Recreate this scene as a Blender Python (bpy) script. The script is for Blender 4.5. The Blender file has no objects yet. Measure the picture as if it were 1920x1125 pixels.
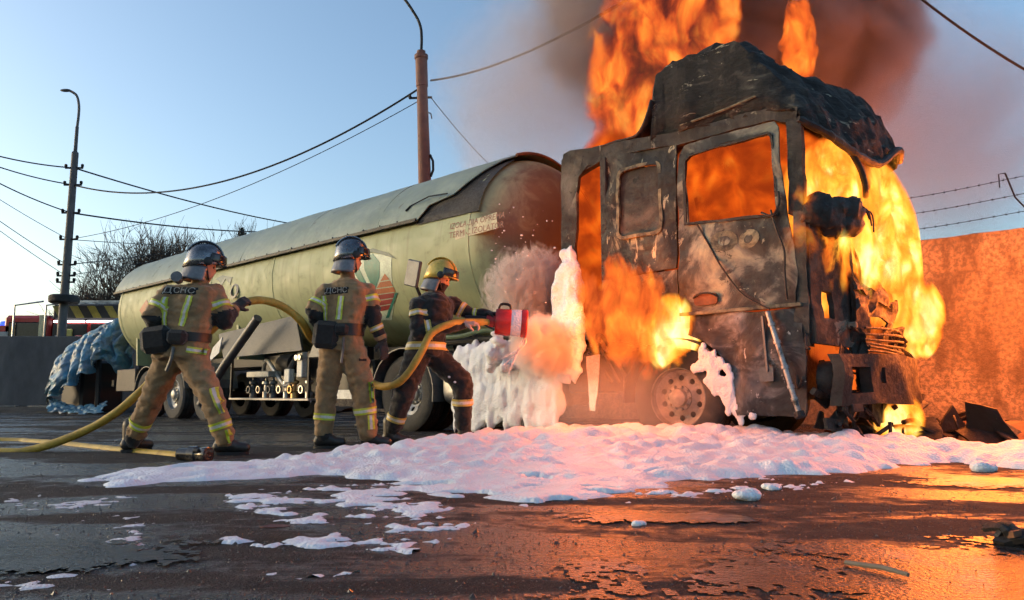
import bpy, bmesh, math, random
import numpy as np
from mathutils import Vector, Matrix, noise
from mathutils.bvhtree import BVHTree
from mathutils.geometry import delaunay_2d_cdt

scene = bpy.context.scene
COL = scene.collection
R = math.radians

# ---------------------------------------------------------------- camera
cam_data = bpy.data.cameras.new("camera")
cam_data.sensor_width = 36.0
cam_data.lens = 26.06
cam_data.clip_start = 0.05
cam_data.clip_end = 3000
cam = bpy.data.objects.new("camera", cam_data)
cam.location = (0, 0, 0.52)
cam.rotation_euler = (R(90 + 7.07), 0, 0)
COL.objects.link(cam)
scene.camera = cam

# ---------------------------------------------------------------- sky, sun, exposure
SUN_AZ = R(-84)      # measured from +Y towards +X: low sun to the left, a little behind the camera
SUN_EL = R(8)
world = bpy.data.worlds.new("World")
scene.world = world
world.use_nodes = True
wn = world.node_tree
wn.nodes.clear()
sky = wn.nodes.new("ShaderNodeTexSky")
sky.sky_type = 'NISHITA'
sky.sun_disc = False
sky.sun_elevation = SUN_EL
sky.sun_rotation = SUN_AZ
sky.altitude = 150
sky.air_density = 1.0
sky.dust_density = 2.6
sky.ozone_density = 2.0
bg = wn.nodes.new("ShaderNodeBackground")
bg.inputs["Strength"].default_value = 0.15
wo = wn.nodes.new("ShaderNodeOutputWorld")
wn.links.new(sky.outputs[0], bg.inputs[0])
wn.links.new(bg.outputs[0], wo.inputs[0])

sun_data = bpy.data.lights.new("sun", 'SUN')
sun_data.energy = 0.2
sun_data.angle = R(12)
sun_data.color = (1.0, 0.86, 0.68)
sun = bpy.data.objects.new("sun", sun_data)
_sd = Vector((math.sin(SUN_AZ) * math.cos(SUN_EL), math.cos(SUN_AZ) * math.cos(SUN_EL), math.sin(SUN_EL)))
sun.rotation_euler = (-_sd).to_track_quat('-Z', 'Y').to_euler()
sun.location = (-30, -10, 20)
COL.objects.link(sun)

scene.view_settings.view_transform = 'Standard'
scene.view_settings.look = 'None'
scene.view_settings.exposure = 1.35
scene.view_settings.gamma = 1.0
scene.view_settings.use_curve_mapping = False
scene.render.engine = 'CYCLES'
cy = scene.cycles
cy.use_denoising = True
cy.denoiser = 'OPENIMAGEDENOISE'
cy.max_bounces = 6
cy.diffuse_bounces = 2
cy.glossy_bounces = 3
cy.transmission_bounces = 4
cy.volume_bounces = 1
cy.use_adaptive_sampling = True
cy.adaptive_threshold = 0.03
cy.adaptive_min_samples = 16
cy.transparent_max_bounces = 12
cy.sample_clamp_indirect = 4.0
cy.caustics_reflective = False
cy.caustics_refractive = False
cy.volume_step_rate = 1.0
cy.volume_max_steps = 256

# ---------------------------------------------------------------- small helpers
def vec(p): return Vector(p)

def fbm(p, oct=4, H=1.0):
    return noise.fractal(Vector(p), H, 2.0, oct)

def empty(name, loc=(0, 0, 0), rz=0.0, parent=None):
    o = bpy.data.objects.new(name, None)
    o.empty_display_size = 0.2
    o.location = loc
    o.rotation_euler = (0, 0, rz)
    COL.objects.link(o)
    if parent: o.parent = parent
    return o

def tag(o, label=None, cat=None, group=None, kind=None):
    if label: o["label"] = label
    if cat: o["category"] = cat
    if group: o["group"] = group
    if kind: o["kind"] = kind
    return o

def inpoly(x, y, poly):
    c = False
    j = len(poly) - 1
    for i in range(len(poly)):
        xi, yi = poly[i]; xj, yj = poly[j]
        if (yi > y) != (yj > y) and x < (xj - xi) * (y - yi) / (yj - yi) + xi:
            c = not c
        j = i
    return c

def link_mesh(name, verts, faces, mat, parent=None, smooth=35, midx=None):
    me = bpy.data.meshes.new(name)
    me.from_pydata([tuple(v) for v in verts], [], faces)
    mats = mat if isinstance(mat, (list, tuple)) else [mat]
    for m in mats: me.materials.append(m)
    if midx is not None:
        me.polygons.foreach_set("material_index", np.asarray(midx, dtype=np.int32))
    bm = bmesh.new(); bm.from_mesh(me)
    bmesh.ops.recalc_face_normals(bm, faces=bm.faces)
    bm.to_mesh(me); bm.free()
    if smooth:
        me.shade_smooth()
        if smooth < 180: me.set_sharp_from_angle(angle=R(smooth))
    me.update()
    o = bpy.data.objects.new(name, me)
    COL.objects.link(o)
    if parent: o.parent = parent
    return o

class MB:
    """collects shapes of ONE part and links them as one mesh"""
    def __init__(s): s.v = []; s.f = []; s.m = []; s.cur = 0
    def add(s, vs, fs):
        n = len(s.v)
        s.v += [Vector(v) for v in vs]
        s.f += [tuple(i + n for i in f) for f in fs]
        s.m += [s.cur] * len(fs)
        return s
    def box(s, c, size, rot=None, bev=0.0):
        bm = bmesh.new()
        bmesh.ops.create_cube(bm, size=1.0)
        for v in bm.verts: v.co = Vector((v.co.x * size[0], v.co.y * size[1], v.co.z * size[2]))
        if bev > 0:
            bmesh.ops.bevel(bm, geom=list(bm.edges), offset=bev, segments=1, affect='EDGES', profile=0.5)
        bm.verts.index_update()
        M = rot.to_3x3() if rot is not None else Matrix.Identity(3)
        vs = [M @ v.co + Vector(c) for v in bm.verts]
        fs = [[v.index for v in f.verts] for f in bm.faces]
        bm.free()
        return s.add(vs, fs)
    def bar(s, a, b, w, h, bev=0.0, up=(0, 0, 1)):
        a = Vector(a); b = Vector(b); d = (b - a)
        L = d.length; x = d / L
        y = Vector(up).cross(x)
        if y.length < 1e-4: y = Vector((0, 1, 0)).cross(x)
        y.normalize(); z = x.cross(y)
        M = Matrix((x, y, z)).transposed()
        return s.box((a + b) / 2, (L, w, h), M, bev)
    def tube(s, pts, r, n=8, caps=True, closed=False):
        pts = [Vector(p) for p in pts]
        N = len(pts)
        rs = r if isinstance(r, (list, tuple)) else [r] * N
        T = []
        for i in range(N):
            a = pts[(i - 1) % N] if (closed or i > 0) else pts[i]
            b = pts[(i + 1) % N] if (closed or i < N - 1) else pts[i]
            t = (b - a)
            T.append(t.normalized() if t.length > 1e-9 else Vector((0, 0, 1)))
        up = Vector((0, 0, 1)) if abs(T[0].z) < 0.9 else Vector((1, 0, 0))
        u = T[0].cross(up).normalized()
        vs = []; fs = []
        for i in range(N):
            u = (u - T[i] * u.dot(T[i]))
            if u.length < 1e-6: u = T[i].orthogonal()
            u.normalize(); w = T[i].cross(u)
            for k in range(n):
                a = 2 * math.pi * k / n
                vs.append(pts[i] + (u * math.cos(a) + w * math.sin(a)) * rs[i])
        M = N if closed else N - 1
        for i in range(M):
            j = (i + 1) % N
            for k in range(n):
                fs.append((i * n + k, i * n + (k + 1) % n, j * n + (k + 1) % n, j * n + k))
        if caps and not closed:
            fs.append(tuple(range(n))[::-1]); fs.append(tuple((N - 1) * n + k for k in range(n)))
        return s.add(vs, fs)
    def lathe(s, prof, o=(0, 0, 0), axis=(0, 0, 1), n=24, sx=1.0, sy=1.0, a0=0.0, a1=None):
        ax = Vector(axis).normalized()
        u = ax.orthogonal().normalized() if abs(ax.z) < 0.99 else Vector((1, 0, 0))
        w = ax.cross(u)
        full = a1 is None
        cnt = n if full else n + 1
        vs = []; fs = []
        for (r, h) in prof:
            for k in range(cnt):
                a = a0 + (2 * math.pi if full else (a1 - a0)) * k / n
                vs.append(Vector(o) + ax * h + (u * math.cos(a) * sx + w * math.sin(a) * sy) * r)
        for i in range(len(prof) - 1):
            for k in range(n):
                k2 = (k + 1) % cnt if full else k + 1
                fs.append((i * cnt + k, i * cnt + k2, (i + 1) * cnt + k2, (i + 1) * cnt + k))
        return s.add(vs, fs)
    def ball(s, c, r, seg=12, rings=8, rot=None):
        rx, ry, rz = r if isinstance(r, (list, tuple)) else (r, r, r)
        M = rot.to_3x3() if rot is not None else Matrix.Identity(3)
        vs = [M @ Vector((0, 0, rz)) + Vector(c)]
        for i in range(1, rings):
            t = math.pi * i / rings
            for k in range(seg):
                a = 2 * math.pi * k / seg
                vs.append(M @ Vector((rx * math.sin(t) * math.cos(a), ry * math.sin(t) * math.sin(a), rz * math.cos(t))) + Vector(c))
        vs.append(M @ Vector((0, 0, -rz)) + Vector(c))
        fs = [(0, 1 + k, 1 + (k + 1) % seg) for k in range(seg)]
        for i in range(rings - 2):
            for k in range(seg):
                a = 1 + i * seg
                fs.append((a + k, a + seg + k, a + seg + (k + 1) % seg, a + (k + 1) % seg))
        e = 1 + (rings - 2) * seg
        fs += [(e + k, len(vs) - 1, e + (k + 1) % seg) for k in range(seg)]
        return s.add(vs, fs)
    def sheet(s, outline, holes=(), sp=0.1, mapf=None, thick=0.02, seed=1):
        """flat outline with holes, triangulated with inner points, mapped into space and given thickness"""
        rnd = random.Random(seed)
        pts = []; edges = []
        def loop(poly):
            st = len(pts)
            for i in range(len(poly)):
                a = Vector(poly[i]).to_2d(); b = Vector(poly[(i + 1) % len(poly)]).to_2d()
                k = max(1, int((b - a).length / sp))
                for q in range(k): pts.append(a + (b - a) * q / k)
            n = len(pts) - st
            for i in range(n): edges.append((st + i, st + (i + 1) % n))
        loop(outline)
        for h in holes: loop(h)
        xs = [p[0] for p in outline]; ys = [p[1] for p in outline]
        nx = int((max(xs) - min(xs)) / sp); ny = int((max(ys) - min(ys)) / sp)
        for i in range(1, nx + 1):
            for j in range(1, ny + 1):
                x = min(xs) + i * sp + rnd.uniform(-.2, .2) * sp; y = min(ys) + j * sp + rnd.uniform(-.2, .2) * sp
                if inpoly(x, y, outline) and not any(inpoly(x, y, h) for h in holes):
                    if min((p - Vector((x, y))).length for p in pts[:len(edges)]) > sp * 0.4:
                        pts.append(Vector((x, y)))
        vv, ee, ff = delaunay_2d_cdt(pts, edges, [], 0, 1e-5)[:3]
        keep = []
        for f in ff:
            c = sum((vv[i] for i in f), Vector((0, 0))) / len(f)
            if inpoly(c.x, c.y, outline) and not any(inpoly(c.x, c.y, h) for h in holes): keep.append(list(f))
        if mapf is None: mapf = lambda a, b, d: (a, d, b)
        n = len(vv)
        vs = [mapf(v.x, v.y, 0.0) for v in vv]
        fs = [tuple(f) for f in keep]
        if thick > 0:
            vs += [mapf(v.x, v.y, thick) for v in vv]
            fs += [tuple(i + n for i in reversed(f)) for f in keep]
            cnt = {}
            for f in keep:
                for i in range(len(f)):
                    e = (f[i], f[(i + 1) % len(f)])
                    cnt[e] = 1
            for (a, b) in list(cnt):
                if (b, a) not in cnt: fs.append((b, a, a + n, b + n))
        return s.add(vs, fs)
    def warp(s, fn):
        s.v = [Vector(fn(v)) for v in s.v]; return s
    def build(s, name, mat, parent=None, smooth=35):
        multi = isinstance(mat, (list, tuple))
        return link_mesh(name, s.v, s.f, mat, parent, smooth, s.m if multi else None)

def dup(o, parent=None):
    c = o.copy(); COL.objects.link(c); c.parent = parent
    for ch in list(o.children): dup(ch, c)
    return c

def smooth_path(pts, per=8):
    pts = [Vector(p) for p in pts]
    out = []
    n = len(pts)
    for i in range(n - 1):
        p0 = pts[max(i - 1, 0)]; p1 = pts[i]; p2 = pts[i + 1]; p3 = pts[min(i + 2, n - 1)]
        for k in range(per):
            t = k / per
            out.append(0.5 * ((2 * p1) + (p2 - p0) * t + (2 * p0 - 5 * p1 + 4 * p2 - p3) * t * t + (3 * p1 - p0 - 3 * p2 + p3) * t ** 3))
    out.append(pts[-1])
    return out

def remeshed(mb, voxel, iters=6, factor=0.5):
    """one continuous skin over the joined volumes"""
    me = bpy.data.meshes.new("tmp")
    me.from_pydata([tuple(v) for v in mb.v], [], mb.f)
    bm = bmesh.new(); bm.from_mesh(me); bmesh.ops.recalc_face_normals(bm, faces=bm.faces); bm.to_mesh(me); bm.free()
    o = bpy.data.objects.new("tmp", me); COL.objects.link(o)
    m = o.modifiers.new("r", 'REMESH'); m.mode = 'VOXEL'; m.voxel_size = voxel
    if iters:
        m2 = o.modifiers.new("s", 'SMOOTH'); m2.iterations = iters; m2.factor = factor
    dg = bpy.context.evaluated_depsgraph_get()
    ev = o.evaluated_get(dg)
    out = bpy.data.meshes.new_from_object(ev, depsgraph=dg)
    bpy.data.objects.remove(o); bpy.data.meshes.remove(me)
    return out

def text_polys(body, size, extrude=0.0):
    c = bpy.data.curves.new("txt", 'FONT'); c.body = body; c.size = size
    c.align_x = 'CENTER'; c.align_y = 'CENTER'; c.extrude = extrude; c.resolution_u = 3
    o = bpy.data.objects.new("txt", c); COL.objects.link(o)
    dg = bpy.context.evaluated_depsgraph_get()
    me = bpy.data.meshes.new_from_object(o.evaluated_get(dg), depsgraph=dg)
    bpy.data.objects.remove(o)
    bm = bmesh.new(); bm.from_mesh(me)
    bmesh.ops.triangulate(bm, faces=bm.faces)
    bmesh.ops.subdivide_edges(bm, edges=[e for e in bm.edges if e.calc_length() > size * 0.25], cuts=1)
    bm.verts.index_update()
    vs = [v.co.copy() for v in bm.verts]; fs = [[v.index for v in f.verts] for f in bm.faces]
    bm.free(); bpy.data.meshes.remove(me)
    return vs, fs

# ---------------------------------------------------------------- materials
MATS = {}
def nodes_of(name):
    m = bpy.data.materials.new(name); m.use_nodes = True
    nt = m.node_tree
    b = nt.nodes["Principled BSDF"]
    return m, nt, b

def N(nt, t, **kw):
    n = nt.nodes.new(t)
    for k, v in kw.items():
        if k in n.inputs: n.inputs[k].default_value = v
        else: setattr(n, k, v)
    return n

def ramp(nt, fac, stops, interp='LINEAR'):
    r = nt.nodes.new("ShaderNodeValToRGB")
    r.color_ramp.interpolation = interp
    e = r.color_ramp.elements
    while len(e) < len(stops): e.new(0.5)
    for i, (p, c) in enumerate(stops):
        e[i].position = p
        e[i].color = (c, c, c, 1) if isinstance(c, (int, float)) else (*c, 1)
    nt.links.new(fac, r.inputs[0])
    return r.outputs[0]

def math_(nt, op, a, b=None, c=None, clamp=False):
    n = nt.nodes.new("ShaderNodeMath"); n.operation = op; n.use_clamp = clamp
    for i, x in enumerate((a, b, c)):
        if x is None: continue
        if isinstance(x, (int, float)): n.inputs[i].default_value = x
        else: nt.links.new(x, n.inputs[i])
    return n.outputs[0]

def mixc(nt, fac, a, b):
    n = nt.nodes.new("ShaderNodeMix"); n.data_type = 'RGBA'
    for s, x in ((n.inputs[0], fac), (n.inputs[6], a), (n.inputs[7], b)):
        if isinstance(x, (int, float)): s.default_value = x
        elif isinstance(x, tuple): s.default_value = (*x, 1)
        else: nt.links.new(x, s)
    return n.outputs[2]

def coords(nt, scale=(1, 1, 1), world_space=False):
    if world_space:
        src = nt.nodes.new("ShaderNodeNewGeometry").outputs["Position"]
    else:
        src = nt.nodes.new("ShaderNodeTexCoord").outputs["Object"]
    mp = nt.nodes.new("ShaderNodeMapping"); mp.inputs["Scale"].default_value = scale
    nt.links.new(src, mp.inputs[0])
    return mp.outputs[0]

def noise_(nt, co, scale, detail=4, rough=0.55, dist=0.0):
    n = nt.nodes.new("ShaderNodeTexNoise")
    n.inputs["Scale"].default_value = scale; n.inputs["Detail"].default_value = detail
    n.inputs["Roughness"].default_value = rough; n.inputs["Distortion"].default_value = dist
    nt.links.new(co, n.inputs["Vector"])
    return n.outputs[0]

def bump_(nt, b, h, strength, dist=0.01):
    n = nt.nodes.new("ShaderNodeBump"); n.inputs["Strength"].default_value = strength
    n.inputs["Distance"].default_value = dist
    nt.links.new(h, n.inputs["Height"]); nt.links.new(n.outputs[0], b.inputs["Normal"])

def patchy(name, stops, scale=2.0, rough=(0.5, 0.8), metal=0.0, detail=6, stretch=(1, 1, 1), bump=0.3, bscale=40, bdist=0.004,
           dist=0.6, speck=None, coat=0.0, sheen=0.0, flakes=()):
    """base colour running through the given stops by layered noise, with fine relief"""
    if name in MATS: return MATS[name]
    m, nt, b = nodes_of(name)
    co = coords(nt, stretch)
    n1 = noise_(nt, co, scale, detail, 0.62, dist)
    col = ramp(nt, n1, stops)
    n2 = noise_(nt, co, scale * 7, 4, 0.6)
    k = ramp(nt, n2, [(0.3, 0.78), (0.7, 1.12)])
    mm = nt.nodes.new("ShaderNodeMix"); mm.data_type = 'RGBA'; mm.blend_type = 'MULTIPLY'; mm.inputs[0].default_value = 1
    nt.links.new(col, mm.inputs[6]); nt.links.new(k, mm.inputs[7])
    out = mm.outputs[2]
    if speck:
        n3 = noise_(nt, co, speck[0], 2, 0.5)
        out = mixc(nt, ramp(nt, n3, [(speck[1], 0.0), (speck[1] + 0.06, 1.0)]), out, speck[2])
    for (fs_, ft_, fc_, fst_) in flakes:                  # sharp edged peeling patches
        nf = noise_(nt, coords(nt, fst_), fs_, 9, 0.68, 0.7)
        out = mixc(nt, ramp(nt, nf, [(ft_, 0.0), (ft_ + 0.025, 0.9)]), out, fc_)
    nt.links.new(out, b.inputs["Base Color"])
    nt.links.new(ramp(nt, n2, [(0.3, rough[0]), (0.7, rough[1])]), b.inputs["Roughness"])
    b.inputs["Metallic"].default_value = metal
    if coat: b.inputs["Coat Weight"].default_value = coat
    if sheen: b.inputs["Sheen Weight"].default_value = sheen
    if bump:
        n4 = noise_(nt, co, bscale, 5, 0.6)
        bump_(nt, b, n4, bump, bdist)
    MATS[name] = m
    return m

def plain(name, c, rough=0.6, metal=0.0, var=0.25, scale=6, bump=0.15, bscale=60):
    d = tuple(x * (1 - var) for x in c); u = tuple(min(1, x * (1 + var)) for x in c)
    return patchy(name, [(0.3, d), (0.7, u)], scale, (rough * 0.85, min(1, rough * 1.15)), metal, 5, bump=bump, bscale=bscale)

SOOT = (0.012, 0.010, 0.010)
M_charred = patchy("charred_metal", [(0.30, SOOT), (0.50, (0.03, 0.025, 0.022)), (0.62, (0.10, 0.085, 0.07)), (0.78, (0.22, 0.20, 0.17))], 1.7, (0.55, 0.9), 0.2, 9, bump=0.6, bscale=22, bdist=0.012, flakes=[(3.0, .60, (.20, .18, .14), (1, 1, .5)), (5, .60, (.008, .007, .007), (1, 1, 1))])
M_char_black = patchy("charred_black", [(0.35, (0.008, 0.007, 0.007)), (0.7, (0.04, 0.032, 0.027))], 3, (0.5, 0.9), 0.1, 8, bump=0.7, bscale=25, bdist=0.012)
M_burnt_roof = patchy("burnt_roof_skin", [(0.36, (0.006, 0.0055, 0.0055)), (0.55, (0.018, 0.016, 0.015)), (0.66, (0.07, 0.062, 0.052)), (0.8, (0.28, 0.26, 0.2))], 2.2, (0.8, 1.0), 0.0, 10, stretch=(1, 1, 1.8), bump=0.9, bscale=14, bdist=0.02, dist=1.2, flakes=[(4.5, .62, (.26, .24, .18), (.6, 1, 1.6))])
M_burnt_door = patchy("burnt_door_skin", [(0.38, (0.008, 0.0075, 0.007)), (0.47, (0.035, 0.033, 0.03)), (0.55, (0.15, 0.145, 0.12)), (0.66, (0.31, 0.295, 0.2)), (0.76, (0.03, 0.027, 0.023))], 1.9, (0.5, 0.85), 0.1, 8, bump=0.45, bscale=26, bdist=0.008, dist=1.0, flakes=[(2.2, .585, (.035, .03, .028), (1, 1, .8)), (7, .62, (.24, .22, .16), (1, 1, 1)), (11, .63, (.02, .018, .016), (1, 1, 1))])
M_burnt_side = patchy("burnt_side_skin", [(0.38, (0.009, 0.008, 0.008)), (0.52, (0.03, 0.026, 0.024)), (0.60, (0.16, 0.15, 0.11)), (0.72, (0.36, 0.34, 0.21)), (0.82, (0.05, 0.045, 0.04))], 1.8, (0.5, 0.85), 0.1, 8, bump=0.6, bscale=22, bdist=0.010, dist=1.2, flakes=[(2.4, .47, (.008, .007, .007), (1, 1, .45)), (6, .60, (.36, .34, .24), (1.4, 1, .4))])
M_burnt_skirt = patchy("burnt_skirt_skin", [(0.38, (0.010, 0.0095, 0.010)), (0.50, (0.04, 0.039, 0.04)), (0.60, (0.14, 0.138, 0.136)), (0.75, (0.36, 0.36, 0.35))], 2.4, (0.5, 0.85), 0.1, 8, bump=0.5, bscale=22, bdist=0.008, dist=1.1, flakes=[(2.6, .58, (.03, .027, .028), (1, 1, .6)), (8, .62, (.42, .42, .41), (1, 1, .7))])
M_ash_trim = patchy("ash_trim", [(0.40, (0.03, 0.028, 0.022)), (0.68, (0.26, 0.24, 0.15))], 7, (0.6, 0.9), bump=0.4)
M_rust = patchy("rusted_steel", [(0.3, (0.05, 0.025, 0.016)), (0.55, (0.17, 0.07, 0.03)), (0.75, (0.3, 0.13, 0.06))], 4, (0.6, 0.9), 0.2, bump=0.5)
M_dark = plain("dark_chassis_steel", (0.010, 0.010, 0.0105), 0.6, 0.3)
M_black = plain("black_plastic", (0.008, 0.008, 0.0085), 0.5)
M_rubber = patchy("tyre_rubber", [(0.35, (0.008, 0.008, 0.0085)), (0.7, (0.028, 0.027, 0.025))], 5, (0.65, 0.9), bump=0.3)
M_rubber_dusty = patchy("dusty_tyre_rubber", [(0.35, (0.04, 0.039, 0.037)), (0.7, (0.09, 0.086, 0.08))], 5, (0.8, 0.95), bump=0.3)
M_rim = patchy("dirty_rim_steel", [(0.3, (0.16, 0.155, 0.15)), (0.6, (0.42, 0.41, 0.39)), (0.8, (0.2, 0.18, 0.15))], 4, (0.35, 0.6), 0.6, bump=0.2)
M_rim_burnt = patchy("burnt_rim_steel", [(0.3, (0.08, 0.07, 0.06)), (0.6, (0.30, 0.27, 0.23)), (0.8, (0.13, 0.1, 0.08))], 6, (0.5, 0.8), 0.3, bump=0.4)
M_steel = plain("bare_steel", (0.45, 0.44, 0.43), 0.35, 0.9, 0.3)
M_greysteel = plain("grey_painted_steel", (0.11, 0.11, 0.11), 0.5, 0.2, 0.3)
M_white = plain("off_white_paint", (0.55, 0.55, 0.52), 0.5, 0.0, 0.2)
M_brass = plain("brass_fitting", (0.45, 0.3, 0.14), 0.35, 0.8)
M_red = plain("red_paint", (0.42, 0.02, 0.015), 0.35, 0.0, 0.2)
M_glass_dark = plain("sooty_glass", (0.02, 0.02, 0.022), 0.12, 0.0, 0.4)

def tank_material():
    m, nt, b = nodes_of("pale_green_tank_paint")
    co = coords(nt)
    n1 = noise_(nt, co, 0.9, 5, 0.6, 0.5)
    base = ramp(nt, n1, [(0.3, (0.26, 0.295, 0.16)), (0.55, (0.33, 0.365, 0.205)), (0.75, (0.38, 0.41, 0.235))])
    st = noise_(nt, coords(nt, (6, 1.2, 0.35)), 1.6, 5, 0.6)           # rain streaks
    base = mixc(nt, ramp(nt, st, [(0.52, 0.0), (0.72, 0.55)]), base, (0.20, 0.19, 0.11))
    dirt = noise_(nt, co, 6, 6, 0.65)
    base = mixc(nt, ramp(nt, dirt, [(0.58, 0.0), (0.75, 0.5)]), base, (0.16, 0.14, 0.09))
    # scorched paint on the dome that faces the burning cab: starts at the front seam
    sx = nt.nodes.new("ShaderNodeSeparateXYZ"); nt.links.new(nt.nodes.new("ShaderNodeTexCoord").outputs["Object"], sx.inputs[0])
    nn = noise_(nt, co, 2.2, 6, 0.65, 0.8)
    k = math_(nt, 'ADD', math_(nt, 'MULTIPLY', math_(nt, 'SUBTRACT', sx.outputs[0], 1.35), 2.0), math_(nt, 'MULTIPLY', math_(nt, 'SUBTRACT', nn, 0.5), 2.2))
    base = mixc(nt, ramp(nt, k, [(0.05, 0.0), (0.8, 0.85)]), base, (0.10, 0.055, 0.035))
    nt.links.new(base, b.inputs["Base Color"])
    nt.links.new(ramp(nt, dirt, [(0.3, 0.48), (0.75, 0.75)]), b.inputs["Roughness"])
    bump_(nt, b, noise_(nt, co, 3.0, 4, 0.5), 0.25, 0.02)
    return m
M_tank = tank_material()
M_shield = patchy("grey_green_sunshield", [(0.3, (0.16, 0.205, 0.17)), (0.55, (0.23, 0.28, 0.235)), (0.75, (0.30, 0.34, 0.285))], 1.2, (0.4, 0.65), 0.05, 7, bump=0.3, bscale=5, bdist=0.02,
                  speck=(5, 0.68, (0.14, 0.14, 0.11)))

def foam_material(name, c=(0.72, 0.74, 0.78), scale=60):
    m, nt, b = nodes_of(name)
    co = coords(nt)
    n1 = noise_(nt, co, 3.0, 6, 0.6)
    nt.links.new(ramp(nt, n1, [(0.3, tuple(x * 0.86 for x in c)), (0.65, c)]), b.inputs["Base Color"])
    b.inputs["Roughness"].default_value = 0.55
    b.inputs["Subsurface Weight"].default_value = 0.35
    b.inputs["Subsurface Radius"].default_value = (0.06, 0.05, 0.045)
    b.inputs["Subsurface Scale"].default_value = 1.0
    v = nt.nodes.new("ShaderNodeTexVoronoi"); v.inputs["Scale"].default_value = scale; nt.links.new(co, v.inputs["Vector"])
    h = math_(nt, 'ADD', math_(nt, 'MULTIPLY', v.outputs["Distance"], -1.0), math_(nt, 'MULTIPLY', noise_(nt, co, scale * 0.4, 5, 0.6), 1.5))
    bump_(nt, b, h, 0.55, 0.012)
    return m
M_foam = foam_material("fire_fighting_foam")
M_foam_sheen = foam_material("foam_and_sky_sheen", (0.62, 0.62, 0.64), 90)  # pale grey paints both foam remnants and sky reflected in the water

def ground_material():
    m, nt, b = nodes_of("wet_asphalt")
    co = coords(nt)
    big = noise_(nt, coords(nt, (0.55, 1.5, 1)), 0.75, 6, 0.6, 0.5)
    wet = ramp(nt, math_(nt, "ADD", big, math_(nt, "MULTIPLY", math_(nt, "SUBTRACT", noise_(nt, co, 9, 5, .65), .5), .22)), [(0.46, 0.0), (0.53, 1.0)])
    agg = noise_(nt, co, 90, 3, 0.6)
    med = noise_(nt, co, 7, 6, 0.62)
    col = ramp(nt, med, [(0.3, (0.014, 0.0135, 0.014)), (0.55, (0.028, 0.026, 0.025)), (0.75, (0.055, 0.049, 0.044))])
    col = mixc(nt, ramp(nt, agg, [(0.6, 0.0), (0.72, 0.55)]), col, (0.13, 0.12, 0.11))
    mud = noise_(nt, coords(nt, (0.5, 1.6, 1)), 0.5, 5, 0.6, 1.0)
    col = mixc(nt, ramp(nt, mud, [(0.50, 0.0), (0.68, 0.7)]), col, (0.040, 0.037, 0.035))
    dark = nt.nodes.new("ShaderNodeMix"); dark.data_type = 'RGBA'; dark.blend_type = 'MULTIPLY'; dark.inputs[0].default_value = 1
    nt.links.new(col, dark.inputs[6]); nt.links.new(ramp(nt, wet, [(0, 1.0), (1, 0.5)]), dark.inputs[7])
    nt.links.new(dark.outputs[2], b.inputs["Base Color"])
    nt.links.new(ramp(nt, wet, [(0.0, 0.9), (1.0, 0.26)]), b.inputs["Roughness"])
    nt.links.new(ramp(nt, wet, [(0.0, 0.18), (1.0, 0.5)]), b.inputs["Specular IOR Level"])
    hs = math_(nt, 'ADD', math_(nt, 'MULTIPLY', agg, 1.5), math_(nt, 'MULTIPLY', noise_(nt, co, 40, 4, 0.65), 1.5))
    hs = math_(nt, 'ADD', hs, math_(nt, 'MULTIPLY', med, 0.9))
    bump_(nt, b, hs, 0.75, 0.011)
    return m
M_ground = ground_material()

def puddle_material():
    m, nt, b = nodes_of("standing_water")
    co = coords(nt)
    b.inputs["Base Color"].default_value = (0.012, 0.010, 0.009, 1)
    n1 = noise_(nt, co, 1.7, 5, 0.6)
    nt.links.new(ramp(nt, n1, [(0.35, 0.07), (0.6, 0.24)]), b.inputs["Roughness"])
    b.inputs["IOR"].default_value = 1.33
    b.inputs["Specular IOR Level"].default_value = 0.55
    bump_(nt, b, math_(nt, 'ADD', noise_(nt, coords(nt, (0.5, 1.5, 1)), 9, 4, 0.6), math_(nt, 'MULTIPLY', noise_(nt, co, 70, 4, 0.6), 1.1)), 0.9, 0.008)
    return m
M_puddle = puddle_material()

# ================================================================ GROUND
def build_ground():
    # one sheet, finer near the camera, gently uneven
    xs = sorted(set([-600, -300, -150, -80, -45] + list(np.arange(-30, 30.1, 1.0)) + [45, 80, 150, 300, 600]))
    ys = sorted(set([-60, -20, -6] + list(np.arange(-2, 30.1, 1.0)) + [40, 60, 100, 200, 400, 900]))
    vs = [(x, y, 0.0) for y in ys for x in xs]
    nx = len(xs)
    fs = [(j * nx + i, j * nx + i + 1, (j + 1) * nx + i + 1, (j + 1) * nx + i) for j in range(len(ys) - 1) for i in range(nx - 1)]
    o = link_mesh("ground", vs, fs, M_ground, None, 180)
    tag(o, "wet dark asphalt yard littered with grit", None, None, "structure")
build_ground()

def blob_outline(cx, cy, rx, ry, seed, n=420, amp=0.55, fr=1.5):
    rnd = random.Random(seed); ox = rnd.uniform(0, 50)
    out = []
    for k in range(n):
        a = 2 * math.pi * k / n
        f = max(.25, 1 + amp * noise.fractal(Vector((math.cos(a) * fr + ox, math.sin(a) * fr, seed * 1.7)), .65, 2.0, 8))
        out.append((cx + rx * f * math.cos(a), cy + ry * f * math.sin(a)))
    return out

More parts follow.
